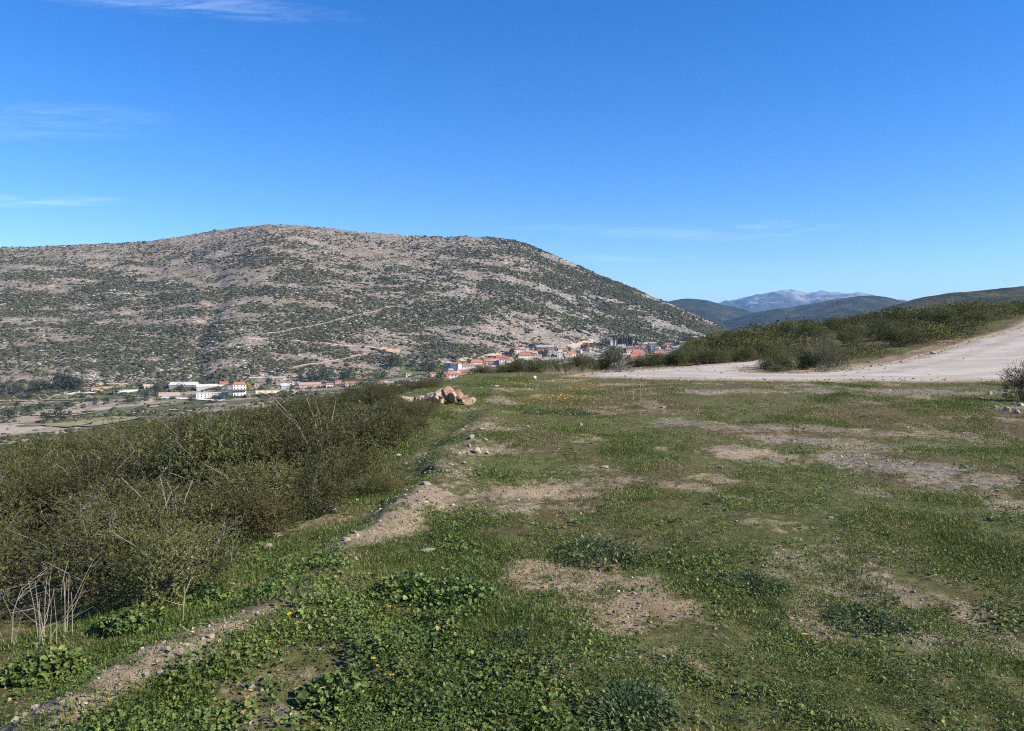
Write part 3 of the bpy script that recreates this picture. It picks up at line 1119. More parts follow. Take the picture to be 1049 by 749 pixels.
def make_shrub(seed, name, label, cat, r, h, nleaf, leaf, lmat, twigs=0, twig_len=0.6, group=None, bushy=15):
    rng = np.random.default_rng(seed)
    root = thing(name, label, cat, group=group)
    C_, R_ = [], []
    for k in range(bushy):
        a = rng.random() * 6.28
        q = r * 0.62 * math.sqrt(rng.random())
        zz = h * (0.25 + 0.52 * rng.random() * (1 - 0.6 * q / r))
        C_.append((math.cos(a) * q, math.sin(a) * q, zz))
        R_.append(r * rng.uniform(0.22, 0.44))
    V, F, P = leaf_cloud(C_, R_, nleaf, leaf, rnd=rng, squash=0.8 * h / r if h < r else 0.9)
    V[:, 2] = np.maximum(V[:, 2], 0.0 + 0.02 * rng.random(len(V)))
    nl = len(P)
    lum = fbm(P[:, 0] * 2.5 / r, P[:, 1] * 2.5 / r + P[:, 2], 3, seed)
    spr = np.repeat(rng.random(nl // 14), 14)
    tone = np.clip(0.28 * rng.random(nl) + 0.34 * spr + 0.9 * (lum - 0.5) + 0.18 + 0.25 * (spr > 0.93), 0, 1)
    obj('foliage', mesh_np('foliage', V, F, M[lmat], False, {'tone': tone}), root)
    Vb, Fb = tubes(branching(rng, 6, h * 0.85, 0.9, 0.012 * max(1, r), 3, 2), 4)
    obj('branches', mesh_np('branches', Vb, Fb, M['bark']), root)
    if twigs:
        paths = []
        for k in range(twigs):
            a = rng.random() * 6.28
            q = r * 0.9 * math.sqrt(rng.random())
            p0 = np.array([math.cos(a) * q, math.sin(a) * q, h * rng.uniform(0.45, 0.92)])
            d = np.array([math.cos(a) * 0.5 * rng.random(), math.sin(a) * 0.5 * rng.random(), 0.8]) + rng.normal(size=3) * 0.35
            d /= np.linalg.norm(d)
            L = twig_len * rng.uniform(0.5, 1.1)
            n = 6
            pp, dd = [np.array([0, 0, 0.02]), p0 * np.array([.6, .6, .75]), p0], d
            for _ in range(n):
                dd = dd + rng.normal(size=3) * 0.13
                dd /= np.linalg.norm(dd)
                pp.append(pp[-1] + dd * L / n)
            rr_ = rng.uniform(0.0014, 0.0032)
            paths.append((np.array(pp), np.linspace(rr_ * 1.2, rr_ * 0.35, n + 3)))
            for _ in range(rng.integers(4, 9)):
                i = rng.integers(3, n + 2)
                e = dd + rng.normal(size=3) * 0.9
                e /= np.linalg.norm(e)
                l2 = L * rng.uniform(0.15, 0.4)
                q0 = pp[i]
                paths.append((np.array([q0, q0 + e * l2 * 0.5, q0 + e * l2 + rng.normal(size=3) * 0.02]), np.array([rr_ * 0.6, rr_ * 0.45, rr_ * 0.25])))
        Vb, Fb = tubes(paths, 3)
        obj('dead_twigs', mesh_np('dead_twigs', Vb, Fb, M['twig']), root)
    return root


LBL = 'olive-brown evergreen shrub in the dense thicket on the left bank'
protos = [
    make_shrub(11, 'shrub', LBL, 'shrub', 0.85, 0.85, 30000, 0.0088, 'oak_leaf', 0),
    make_shrub(12, 'shrub', LBL, 'shrub', 0.75, 0.95, 28000, 0.0088, 'oak_leaf', 7, 0.22),
    make_shrub(13, 'shrub', LBL, 'shrub', 0.9, 0.8, 26000, 0.0085, 'oak_leaf', 11, 0.22),
    make_shrub(14, 'shrub', LBL, 'shrub', 0.8, 0.9, 26000, 0.0098, 'green_leaf', 3),
    make_shrub(15, 'shrub', LBL, 'shrub', 0.95, 0.9, 20000, 0.0098, 'grey_leaf', 34, 0.40),
]
used = set()


def put_shrub(k, x, y, s, label, group, sz=None, dz=-0.05, rz=None):
    z = float(land(x, y)) + dz
    rz = random.random() * 6.28 if rz is None else rz
    sc_ = (s, s, s if sz is None else sz)
    if k not in used:
        used.add(k)
        o = protos[k]
        o.location, o.rotation_euler, o.scale = (x, y, z), (0, 0, rz), sc_
        o['label'] = label
        if group:
            o['group'] = group
        return o
    o = dup(protos[k], (x, y, z), rz, sc_, label, group)
    if not group and 'group' in o:
        del o['group']
    return o


# thicket on the left bank, jittered rows
placed = []
yy = 3.9
while yy < 36:
    step = 0.92 + 0.034 * yy
    xx = float(crest_x(yy)) - (0.95 if yy < 8 else 0.8) - 1.1 * random.random() ** 2 - max(0, 5.4 - yy) * 1.0
    xmin = -0.76 * yy - 0.8
    while xx > xmin:
        x_, y_ = xx + random.uniform(-.35, .35) * step, yy + random.uniform(-.45, .45) * step
        placed.append((x_, y_, step))
        xx -= step * random.uniform(0.9, 1.25)
    yy += step * 0.9
NTH = 0
for x_, y_, step in placed:
    dl = float(crest_x(y_)) - x_
    if dl > 1.5 and vnoise(x_ * 1.9, y_ * 1.9, 66) > 0.78:
        continue
    if y_ > 28 and dl > 18:
        continue
    tw = vnoise(x_ / 2.5, y_ / 2.5, 77)
    k = random.choices([0, 1, 2, 3], [4, 3, (6 if tw > 0.45 else 1.5) * (1 if y_ < 17 else 0.25), 0.7])[0]
    if math.hypot(x_ + 2.55, y_ - 4.35) < 1.05 or (abs(x_ + 1.9) < 1.3 and 17.3 < y_ < 21.2):
        continue
    low = 1 - 0.5 * float(sm(12, 16, y_) * sm(8.5, 4.5, dl)) - 0.22 * float(sm(15, 24, y_) * sm(3, 8, dl))
    low *= 1 - 0.38 * float(sm(0.42, 0.60, -x_ / y_) * sm(8, 12, y_))
    s = step / 0.95 * random.uniform(0.75, 1.15)
    if dl < 1.5:
        s *= 0.6
    if y_ < 9:
        lab, grp = 'olive-brown evergreen shrub in the near part of the left thicket, closest to the leafy weeds', 'nearest shrubs of the left thicket'
    elif y_ < 18:
        lab, grp = 'olive-brown evergreen shrub in the middle of the left thicket, among pale dead twigs', 'middle shrubs of the left thicket'
    else:
        lab, grp = 'olive-brown evergreen shrub along the far upper rim of the left thicket, before the valley', 'far rim shrubs of the left thicket'
    put_shrub(k, x_, y_, s, lab, grp, sz=min(s, 1.3) * random.uniform(0.6, 1.25) * (1 - 0.3 * float(sm(17, 27, y_))) * (1 + 0.22 * float(sm(8, 10, y_) * sm(20, 15, y_))) * low)
    NTH += 1

for (px_, D_, s_, h_) in ((398, 13.6, .8, .62), (414, 14.8, .75, .58), (428, 15.8, .62, .5), (437, 16.6, .5, .42), (392, 16.2, .9, .7), (408, 17.0, .7, .55), (380, 19.5, 1.0, .75),
                          (372, 15.5, 1.0, .7), (388, 22.5, 1.1, .7), (368, 24.5, 1.2, .85), (404, 23.5, 1.0, .6), (424, 24.5, .9, .5), (442, 25.5, .8, .45), (384, 27.5, 1.2, .9), (410, 28.0, 1.1, .8), (436, 29.0, 1.0, .7)):
    put_shrub(random.choice([0, 0, 1, 3]), (px_ - W_PX / 2) / F_PX * D_, D_, s_, 'low olive shrub at the right end of the left thicket, around the rock pile', 'low shrubs around the rock pile', sz=h_)

# shrubs at the far edge of the grass, left of the road
n_r = 0


def at_px(px, D):
    return (px - W_PX / 2) / F_PX * D


for px in range(492, 602, 8):
    D = random.uniform(35, 40)
    put_shrub(random.choice([3, 3, 4, 0]), at_px(px, D), D, random.uniform(0.8, 1.2), 'low dull-green shrub in the row at the far edge of the grass, below the village',
              'low shrubs at the far edge of the grass', sz=random.uniform(0.8, 1.0) * (0.5 + 0.5 * float(sm(497, 530, px))))
for (px, D, s, sz) in ((598, 44, 1.5, 1.75), (612, 46, 1.3, 1.6), (628, 45, 1.4, 1.8)):
    put_shrub(3, at_px(px, D), D, s, 'tall rounded dark green bush left of the road end, beneath the white church', 'tall bushes left of the road end', sz=sz)
for px in range(650, 776, 9):
    D = random.uniform(45, 50)
    put_shrub(random.choice([3, 3, 0, 1]), at_px(px, D), D, random.uniform(1.0, 1.45), 'rounded green bush in the hedge-like row behind the far road edge',
              'bushes behind the far road edge', sz=random.uniform(0.9, 1.3))
# island in the bend of the road
for (x_, y_, s) in ((12.4, 35.4, .45), (13.2, 36.4, .9), (14.4, 37.3, 1.1), (13.6, 38.8, 1.2), (15.5, 38.6, 1.1), (15.6, 40.5, 1.3), (17.2, 40.2, 1.0), (17.6, 42.4, 1.3), (12.6, 37.4, .8)):
    put_shrub(random.choice([3, 0, 3, 1]), x_, y_, s, 'dark green bush on the wedge of earth inside the road bend', 'bushes inside the road bend', sz=s * 1.15)
put_shrub(4, 14.9, 36.9, 1.2, 'grey-brown shrub with bare pale branches sticking up at the front of the road bend', None, sz=1.75)
put_shrub(4, 16.4, 39.2, 1.0, 'shorter greyish twiggy shrub to the right of the bare-branched one in the road bend', None, sz=1.3)
# right-hand hillside above the road
cnt = 0
D = 43.0
while D < 118 and cnt < 72:
    st = 1.45 + 0.036 * D
    px_ = 700 + random.random() * 14
    lim = 1130
    while px_ < lim:
        uu = (px_ - W_PX / 2) / F_PX
        d_ = D + random.uniform(-.5, .5) * st
        x_ = uu * d_
        skip = d_ < 50 and uu < 0.36
        if not skip and not in_poly(np.array([x_]), np.array([d_]), ROAD_POLY)[0] and poly_dist(np.array([x_]), np.array([d_]), ROAD_POLY)[0] > 1.7 \
                and not (uu > 0.42 and d_ < 33 + 0.9 * (x_ - 12)) and cnt < 72 and vnoise(x_ / 5, d_ / 5, 88) > 0.22:
            s = random.uniform(0.9, 1.6) * (0.8 + 0.008 * d_)
            lab = 'bushy evergreen shrub on the rising slope just above the road' if d_ < 66 else 'bushy evergreen shrub higher up the scrubby slope on the right'
            put_shrub(random.choice([3, 3, 3, 4, 0]), x_, d_, s, lab, 'shrubs just above the road' if d_ < 66 else 'shrubs higher on the right slope', sz=s * random.uniform(0.75, 1.1))
            cnt += 1
        px_ += st / d_ * F_PX * random.uniform(0.9, 1.7)
    D += st * 1.15
# bush at the right edge
o = put_shrub(3, 13.15, 19.4, 1.0, 'dark green rounded bush at the near road edge, right border of the view', None, sz=1.2)
print('shrubs', NTH, cnt)

# scrub beyond: one stuff object of coarse leaf clumps
N = 3300
uu = RNG.uniform(0.16, 0.95, N)
DD = np.exp(RNG.uniform(math.log(44), math.log(330), N))
x, y = uu * DD, DD
keep = (RNG.random(N) < np.clip((fbm(x / 6, y / 9, 3, 501) - 0.36) * 5, 0.03, 1) * (0.45 + 0.55 * sm(70, 110, DD))) & ((DD > 48) | (uu > 0.36)) & ~((uu > 0.36) & (DD < 33 + 0.9 * (x - 12)))
keep &= ~((x < 70) & (DD < 78) & (in_poly(x, y, ROAD_POLY) | (poly_dist(x, y, ROAD_POLY) < 1.3)))
x, y, DD = x[keep], y[keep], DD[keep]
z = land(x, y)
sA = np.clip(RNG.gamma(3.5, 0.36, len(x)), 0.4, 2.6) * (0.55 + 0.004 * DD)
Vs, Ts = [], []
for sel, per, l0, l1 in ((DD < 75, 1000, 0.017, 0.020), ((DD >= 75) & (DD < 140), 430, 0.026, 0.03), (DD >= 140, 110, 0.06, 0.07)):
    n, s = int(sel.sum()), sA[sel]
    d = RNG.normal(size=(n, per, 3))
    d /= np.linalg.norm(d, axis=2, keepdims=True)
    d[..., 2] = np.abs(d[..., 2])
    lump = 0.62 + 0.76 * fbm(d[..., 0] * 2.6 + np.arange(n)[:, None] * 3.7, d[..., 1] * 2.6 + d[..., 2] * 2.2, 3, 511)[..., None]
    rad = (0.6 + 0.4 * RNG.random((n, per, 1))) * lump
    P = np.stack([x[sel], y[sel], z[sel]], 1)[:, None] + d * rad * s[:, None, None] * np.array([1.15, 1.15, 0.8])
    P = P.reshape(-1, 3)
    nr = d.reshape(-1, 3) + RNG.normal(size=(n * per, 3)) * 0.6
    nr /= np.linalg.norm(nr, axis=1, keepdims=True)
    a = np.cross(nr, RNG.normal(size=nr.shape))
    a /= np.linalg.norm(a, axis=1, keepdims=True)
    b = np.cross(nr, a)
    ls = (np.repeat(s, per) * (l0 + l1 * RNG.random(n * per)))[:, None]
    Vs.append(np.stack([P - a * ls, P + b * ls * 0.8, P + a * ls, P - b * ls * 0.8], 1).reshape(-1, 3))
    Ts.append(np.clip(np.repeat(RNG.random(n) ** 1.3 * 0.8, per) + 0.25 * RNG.random(n * per), 0, 1))
V = np.concatenate(Vs)
print('slope leaves', len(V) // 4)
obj('slope_scrub', mesh_np('slope_scrub', V, np.arange(len(V)).reshape(-1, 4), M['slope_leaf'], False, {'tone': np.concatenate(Ts)}), kind='stuff')


# ------------------------------------------------------------------ trees in the valley
def make_tree(seed, name, label, cat, r, h, n, leaf, mat, group=None, shape='round'):
    rng = np.random.default_rng(seed)
    root = thing(name, label, cat, group=group)
    if shape == 'round':
        C_ = [(rng.uniform(-.45, .45) * r, rng.uniform(-.45, .45) * r, h * rng.uniform(0.5, 0.78)) for _ in range(8)]
        R_ = [r * rng.uniform(0.4, 0.62) for _ in range(8)]
        V, F, P = leaf_cloud(C_, R_, n, leaf, rnd=rng, per=3)
        base = 0.25 * h
    else:
        zz = rng.random(n) ** 0.9
        prof = r * np.sin(np.pi * np.clip(zz * 0.9 + 0.1, 0, 1)) ** 0.7 * (1 - zz * 0.3)
        a_ = rng.random(n) * 6.28
        q = prof * (0.6 + 0.4 * rng.random(n))
        P = np.stack([np.cos(a_) * q, np.sin(a_) * q, h * (0.04 + 0.96 * zz)], 1)
        nr = np.stack([np.cos(a_), np.sin(a_), 0.4 + 0 * a_], 1) + rng.normal(size=(n, 3)) * 0.4
        nr /= np.linalg.norm(nr, axis=1, keepdims=True)
        a = np.cross(nr, rng.normal(size=nr.shape))
        a /= np.linalg.norm(a, axis=1, keepdims=True)
        b = np.cross(nr, a)
        V = np.stack([P - a * leaf, P + b * leaf * 0.7, P + a * leaf, P - b * leaf * 0.7], 1).reshape(-1, 3)
        F = np.arange(4 * n).reshape(-1, 4)
        base = 0.1 * h
    obj('crown', mesh_np('crown', V, F, M[mat], False, {'tone': rng.random(len(F))}), root)
    tp = [(np.array([[0, 0, -1.0], [0.02 * h, 0, base], [0.0, 0.02 * h, h * 0.6]]), np.array([0.045 * h, 0.035 * h, 0.012 * h]))]
    for k in range(4):
        a = k * 1.57 + rng.random()
        tp.append((np.array([[0, 0, base], [math.cos(a) * r * .3, math.sin(a) * r * .3, h * .5], [math.cos(a) * r * .5, math.sin(a) * r * .5, h * .65]]), np.array([0.02 * h, 0.015 * h, 0.006 * h])))
    Vb, Fb = tubes(tp, 5)
    obj('trunk', mesh_np('trunk', Vb, Fb, M['bark']), root)
    return root


VT = make_tree(31, 'tree', 'x', 'tree', 4.0, 7.5, 420, 0.75, 'tree_leaf')
CY = make_tree(32, 'cypress_tree', 'x', 'tree', 2.6, 15, 1600, 0.7, 'cypress_leaf', shape='cone')
first = {'VT': True, 'CY': True}


def put_tree(key, src, px, py, s, label, group, sz=None):
    p = hit(px, py, far_land, 250)
    if p is None:
        return
    sc_ = (s, s, sz or s)
    if first[key]:
        first[key] = False
        src.location, src.scale = p, sc_
        src['label'] = label
        if group:
            src['group'] = group
        return src
    o = dup(src, p, random.random() * 6.28, sc_, label, group)
    if not group and 'group' in o:
        del o['group']
    return o


for i, px in enumerate((629, 631.5, 634, 636.5, 639, 641.5, 644, 646.5)):
    put_tree('CY', CY, px, 354.5 + 0.4 * (i % 2), random.uniform(0.95, 1.2), 'tall dark cypress in the clump beside the white church', 'cypresses beside the church', random.uniform(1.15, 1.5))
put_tree('CY', CY, 651.5, 353.5, 0.8, 'lone slim cypress just right of the dark cypress clump', None, 1.15)
put_tree('CY', CY, 649.5, 357, 0.9, 'short dark cypress below the clump, beside a pink roofed house', None, 0.7)
for (px, py, s) in ((4, 403, 1.3), (18, 404, 1.1), (36, 402, 1.2), (44, 401, 1.4), (59, 399, 1.8), (66, 398, 1.7), (73, 398, 1.6), (81, 399, 1.5)):
    put_tree('VT', VT, px, py, s, 'dark tree in the row at the foot of the hill, far left', 'trees at the foot of the hill, far left', s * 1.15)
for (px, py, s) in ((150, 408, .8), (196, 413, .7), (222, 412, .8), (84, 408, .8), (120, 405, .9), (70, 418, .8), (30, 409, .9), (268, 402, .9), (275, 395, 1.0), (299, 401, .8), (48, 433, .9), (18, 418, .8), (97, 416, .8), (110, 414, .7), (131, 413, .8), (137, 413, .7), (160, 405, 1.2), (185, 402, 1.0), (43, 421, 1.0), (28, 424, .9), (60, 428, 1.1), (10, 430, 1.0)):
    put_tree('VT', VT, px, py, s, 'small dark round tree among the fields of the valley floor', 'trees among the valley fields')
for (px, py, s) in ((320, 392, 1.3), (331, 390, 1.4), (326, 393, 1.0), (352, 390, 1.2), (357, 389, 1.3), (400, 377, 1.5), (405, 376, 1.4), (423, 377, 1.1), (434, 381, 1.4), (440, 384, 1.3), (444, 381, 1.2), (452, 391, 1.2), (308, 391, 1.0), (285, 385, 0.9), (392, 389, 1.2)):
    put_tree('VT', VT, px, py, s, 'dark green tree between the hill foot and the lower village houses', 'trees left of the village', s * 1.1)
for (px, py, s) in ((524, 364, 1.3), (546, 357, 1.0), (560, 365, 1.2), (557, 366, 1.0), (583, 361, .9), (600, 359, 1.2), (617, 354, 1.3), (622, 355, 1.2), (655, 359, 1.0), (664, 361, 1.1), (676, 357, 1.0), (695, 356, 1.2), (700, 352, 1.3), (705, 354, 1.4), (708, 351, 1.3), (690, 366, 1.0)):
    put_tree('VT', VT, px, py, s, 'dark rounded tree standing among the red roofed village houses', 'trees among the village houses')
p = hit(254, 399, far_land, 250)
YT = make_tree(33, 'tree', 'bright yellow flowering tree beside the pink and white house', 'tree', 3.0, 6.0, 420, 0.6, 'yellow_leaf')
YT.location = p
p = hit(385, 389, far_land, 250)
YT2 = make_tree(34, 'tree', 'olive-yellow tree left of the village, standing in a green meadow', 'tree', 3.6, 9.0, 420, 0.8, 'grey_leaf')
YT2.location = p

# ------------------------------------------------------------------ houses
for nm, c in (('white', (0.64, 0.61, 0.56)), ('cream', (0.62, 0.55, 0.43)), ('grey', (0.36, 0.36, 0.37)), ('pink', (0.62, 0.45, 0.38)), ('stone', (0.36, 0.32, 0.27))):
    M['wall_' + nm] = plain('wall_' + nm, c, 0.85, 0.1, 0.6)
for nm, c in (('orange', (0.37, 0.155, 0.09)), ('red', (0.33, 0.125, 0.09)), ('pinkish', (0.40, 0.25, 0.20)), ('slate', (0.30, 0.31, 0.34)), ('pale', (0.50, 0.475, 0.44)), ('tan', (0.44, 0.34, 0.25))):
    M['roof_' + nm] = plain('roof_' + nm, c, 0.85, 0.2, 1.2)
M['window'] = plain('window_dark', (0.05, 0.055, 0.065), 0.25, 0.2, 1.0, 0.5)
M['door'] = plain('door_brown', (0.16, 0.09, 0.05), 0.6, 0.2, 1.0)


def box(x0, x1, y0, y1, z0, z1):
    V = np.array([(x, y, z) for z in (z0, z1) for y in (y0, y1) for x in (x0, x1)], float)
    F = np.array([(0, 2, 3, 1), (4, 5, 7, 6), (0, 1, 5, 4), (2, 6, 7, 3), (0, 4, 6, 2), (1, 3, 7, 5)])
    return V, F


def joinVF(parts):
    Vs, Fs, o_ = [], [], 0
    for V, F in parts:
        Vs.append(V)
        Fs.append(F + o_)
        o_ += len(V)
    return np.concatenate(Vs), np.concatenate(Fs)


def gable(w, d, z, rise, over, hip=0.0, thick=0.35):
    x, y = w / 2 + over, d / 2 + over
    r = x - hip * x
    V = np.array([(-x, -y, z), (x, -y, z), (x, y, z), (-x, y, z), (-r, 0, z + rise), (r, 0, z + rise),
                  (-x, -y, z - thick), (x, -y, z - thick), (x, y, z - thick), (-x, y, z - thick)], float)
    quads = np.array([(0, 1, 5, 4), (2, 3, 4, 5), (6, 7, 1, 0), (7, 8, 2, 1), (8, 9, 3, 2), (9, 6, 0, 3), (9, 8, 7, 6)])
    tris = np.array([(1, 2, 5), (3, 0, 4)])
    return V, [quads, tris]


def house(px, py, wpx, hpx, label, wall='white', roof='orange', style='hip', name='house', cat='house', rz=None, rise=None, depth=None, chimney=False, nwin=None, D=None):
    """px, py: middle of the front foot as seen; sizes follow from the distance it stands at"""
    if D is None:
        p = hit(px, py, far_land, 250)
    else:
        dd = ray(px, py)
        p = np.array([dd[0] * D, D, EYE + D * dd[2]])
    k = p[1] / F_PX
    w, h = wpx * k, hpx * k
    d = depth or float(np.clip(0.75 * w, 5.5, 11))
    yaw = random.uniform(-0.35, 0.35) if rz is None else rz
    root = thing(name, label, cat, (p[0], p[1] + d / 2, p[2]), yaw - math.atan2(p[0], p[1]))
    V, F = box(-w / 2, w / 2, -d / 2, d / 2, -3.0, h)
    obj('wall', mesh_np('wall', V, F, M['wall_' + wall]), root)
    if style == 'flat':
        V, F = box(-w / 2 - .2, w / 2 + .2, -d / 2 - .2, d / 2 + .2, h, h + 0.4)
        rf = obj('roof', mesh_np('roof', V, F, M['roof_' + roof]), root)
    else:
        V, F = gable(w, d, h + 0.36, rise or 0.24 * d, 0.5, 0.35 if style == 'hip' else 0.0)
        rf = obj('roof', mesh_np('roof', V, F, M['roof_' + roof]), root)
    if chimney:
        V, F = box(w * 0.18, w * 0.18 + 0.8, d * 0.1, d * 0.1 + 0.8, h, h + (rise or 0.24 * d) + 1.0)
        obj('chimney', mesh_np('chimney', V, F, M['wall_cream']), rf)
    floors = max(1, int(round(h / 3.2)))
    cols = nwin if nwin is not None else int(np.clip(w // 3.2, 1, 5))
    fh = h / floors
    wv, wf = box(-0.55, 0.55, -0.06, 0.06, 0, min(1.5, fh * 0.5))
    wme = mesh_np('window', wv, wf, M['window'])
    for f_ in range(floors):
        for c_ in range(cols):
            if f_ == 0 and c_ == cols // 2 and cols > 0:
                continue
            xx = -w / 2 + w * (c_ + 0.5) / cols
            obj('window', wme, root, (xx, -d / 2, f_ * fh + fh * 0.3))
        o = obj('window', wme, root, (w / 2, 0, f_ * fh + fh * 0.3))
        o.rotation_euler = (0, 0, math.pi / 2)
    if cols > 0:
        V, F = box(-0.6, 0.6, -0.07, 0.07, -0.5, min(2.2, h * 0.7))
        obj('door', mesh_np('door', V, F, M['door']), root, (-w / 2 + w * (cols // 2 + 0.5) / cols, -d / 2, 0))
    return root


# left part of the valley
hh = house(243.5, 406, 13, 12, 'two-storey pink and white house with thin orange roof, beside the yellow tree', 'white', 'orange', 'hip', rz=0.12, depth=9, nwin=4)
_w = 13 * hh.location[1] / F_PX
V, F = gable(_w * 1.02, 3.0, 7.2, 0.7, 0.4, 0.1)
obj('awning', mesh_np('awning', V, F, M['roof_red']), hh, (0, -5.6, 0))
house(216, 407, 31, 4.4, 'long low white building with a row of openings, left of the pink and white house', 'white', 'pale', 'flat', 'long_building', 'building', 0.05, nwin=9, depth=8)
house(213, 399, 26, 2.8, 'pale grey roofed long shed behind the low white building', 'grey', 'pale', 'gable', 'shed', 'shed', 0.1, nwin=0, depth=12)
house(186, 398, 26, 3.2, 'large pale greenhouse-like shed with a sloping whitish roof on the left', 'stone', 'pale', 'gable', 'shed', 'shed', -0.3, rise=4, nwin=0, depth=16)
house(136, 402, 37, 2.4, 'bright white long low wall-like shed at the far left of the farms', 'white', 'pale', 'flat', 'shed', 'shed', 0.02, nwin=0, depth=6)
house(172, 406, 20, 3.4, 'low tan stone outbuilding below the greenhouse-like shed', 'stone', 'tan', 'flat', 'outbuilding', 'building', 0.05, nwin=0, depth=7)
house(281, 403, 38, 3.0, 'long cream low building right of the yellow tree', 'cream', 'tan', 'flat', 'long_building', 'building', 0.0, nwin=6, depth=7)
house(293, 399, 13, 3.6, 'small grey-white shed above the right end of the long cream building', 'grey', 'pale', 'gable', 'shed', 'shed', 0.1, nwin=1)
house(316, 398, 22, 3.6, 'low stone building with dull pinkish roof, right of the long cream building', 'stone', 'pinkish', 'gable', 'outbuilding', 'building', 0.1, nwin=3)
house(358, 396, 11, 2.6, 'small orange roofed house among trees, left of the two white sheds', 'cream', 'orange', 'gable', rz=0.1)
house(370, 399, 12, 2.6, 'small white shed just right of the small orange roofed house', 'white', 'pale', 'flat', 'shed', 'shed', 0.1, nwin=2)
house(380, 402, 11, 3.0, 'lowest white shed peeping over the thicket, left of the village', 'white', 'pale', 'gable', 'shed', 'shed', 0.2, nwin=1)
house(424, 392, 12, 2.2, 'long low whitish shed in front of the dark trees, left of the white village houses', 'white', 'pale', 'flat', 'shed', 'shed', 0.1, nwin=3)
# the village, left cluster
house(467, 381, 9, 8, 'tall white house with grey shaded side and orange roof at the left of the village', 'white', 'orange', 'gable', rz=-0.5, nwin=2, chimney=True, rise=2.5)
house(460, 381, 5, 9, 'narrow gabled block left of the tall white house, its wall shade painted in as grey', 'grey', 'pale', 'gable', rz=-0.4, nwin=1)  # grey wall colour stands in for shade on the white building's left side
house(479, 380, 15, 5, 'wide house with broad orange roof beside the tall white one', 'white', 'orange', 'hip', rz=0.1, rise=3.4)
house(488, 374.5, 14, 3, 'house with the brightest orange hipped roof, uppermost of the left cluster', 'cream', 'orange', 'hip', rz=0.2, rise=4.5)
house(448, 391, 5, 6, 'small plain white cube house, lowest and leftmost of the village', 'white', 'pale', 'flat', rz=0.1)
house(461, 389, 14, 5, 'white house with four windows under a low orange roof, front row of the village', 'white', 'orange', 'gable', rz=0.05, nwin=4, rise=2.5)
house(474, 390, 8, 5.5, 'white house with balcony front at the right end of the front row', 'white', 'orange', 'hip', rz=0.1)
house(503, 374, 15, 4, 'long house with faded pink roof between the orange roofs and the white twin houses', 'grey', 'pinkish', 'gable', rz=0.05, rise=3)
house(514, 375, 5.5, 7, 'narrow tall white house right of the faded pink roof', 'white', 'red', 'hip', rz=0.1)
house(521, 373, 7, 4, 'white house with red roof just right of the narrow tall white house', 'white', 'red', 'gable', rz=0.15)
# middle cluster
house(505, 371, 11, 2, 'low house with dull red roof behind the left cluster', 'cream', 'red', 'gable', rz=0.0)
house(538, 368, 16, 3.6, 'wide house with deep red roof in the middle of the village', 'cream', 'red', 'hip', rz=0.25, rise=5)
house(534, 361.5, 9, 3.5, 'house with pinkish red roof highest above the deep red roof', 'white', 'pinkish', 'hip', rz=0.1, rise=3.5)
house(546, 364, 9, 3, 'small pink walled house with red roof behind the tan house', 'pink', 'red', 'gable', rz=-0.1)
house(551, 368, 8.5, 4.5, 'tan plastered house right of the deep red roof', 'cream', 'tan', 'flat', rz=0.0)
house(558, 359, 18, 3, 'long building with bluish grey roof at the top of the village', 'stone', 'slate', 'gable', 'long_building', 'building', 0.05, rise=4, nwin=5)
house(573.5, 366.5, 5.5, 6, 'bright white house standing alone above the bushes, right of the bluish roof', 'white', 'pale', 'hip', rz=0.1, rise=1.6)
house(582, 365.5, 9, 3, 'low tan house right of the lone bright white house', 'cream', 'tan', 'gable', rz=0.1)
# church
ch = house(628, 354.5, 6.5, 6, 'white village church with a red topped bell tower beside the cypresses', 'white', 'red', 'gable', 'church', 'church', 0.15, rise=3, nwin=2, depth=14)
kk = ch.location[1] / F_PX
V, F = box(-1.7, 1.7, -1.7, 1.7, -2, 12.5)
tw_ = obj('bell_tower', mesh_np('bell_tower', V, F, M['wall_white']), ch, (-4.2, -8.9, 0))
V, F = gable(3.4, 3.4, 12.86, 3.2, 0.3, 0.95)
obj('tower_roof', mesh_np('tower_roof', V, F, M['roof_red']), tw_)
V, F = box(-0.5, 0.5, -0.06, 0.06, 9.2, 11.3)
obj('belfry_opening', mesh_np('belfry_opening', V, F, M['window']), tw_, (0, -1.7, 0))
house(636, 355.5, 10, 2.8, 'low white building between the church and the foot of the cypresses', 'white', 'pale', 'flat', 'long_building', 'building', 0.1, nwin=4)
house(645.5, 359.5, 8, 3, 'house with pink red roof below the cypress clump', 'pink', 'red', 'hip', rz=0.1, rise=3.5)
house(654, 365, 13, 3, 'upper of the two large orange roofed houses right of the tall bush', 'white', 'orange', 'hip', rz=0.2, rise=5.5)
house(651, 369, 12, 3, 'lower of the two large orange roofed houses just above the bushes', 'cream', 'orange', 'hip', rz=0.3, rise=5)
house(657, 354.5, 6, 2, 'small house with dark red roof just right of the lone slim cypress', 'cream', 'red', 'gable', rz=0.0)
house(666, 355, 12, 2.2, 'long house with pale tan roof at the back of the right cluster', 'cream', 'tan', 'gable', rz=0.05, rise=3.5)
house(670, 361, 5, 4, 'small white flat topped house in the middle of the right cluster', 'white', 'pale', 'flat', rz=0.1)
house(676, 365, 12, 2.6, 'house with wide orange roof lowest in the right cluster', 'cream', 'orange', 'hip', rz=0.1, rise=4.5)
house(685, 364, 7, 5.5, 'tall pink house with red roof right of the wide orange roof', 'pink', 'red', 'hip', rz=0.15, rise=3)
house(693, 360, 6, 4, 'pale house with white wall and tan roof uphill of the tall pink house', 'white', 'tan', 'gable', rz=0.0)
house(699, 362, 6, 2.6, 'small cream cottage at the right end of the right cluster', 'cream', 'orange', 'gable', rz=0.1)
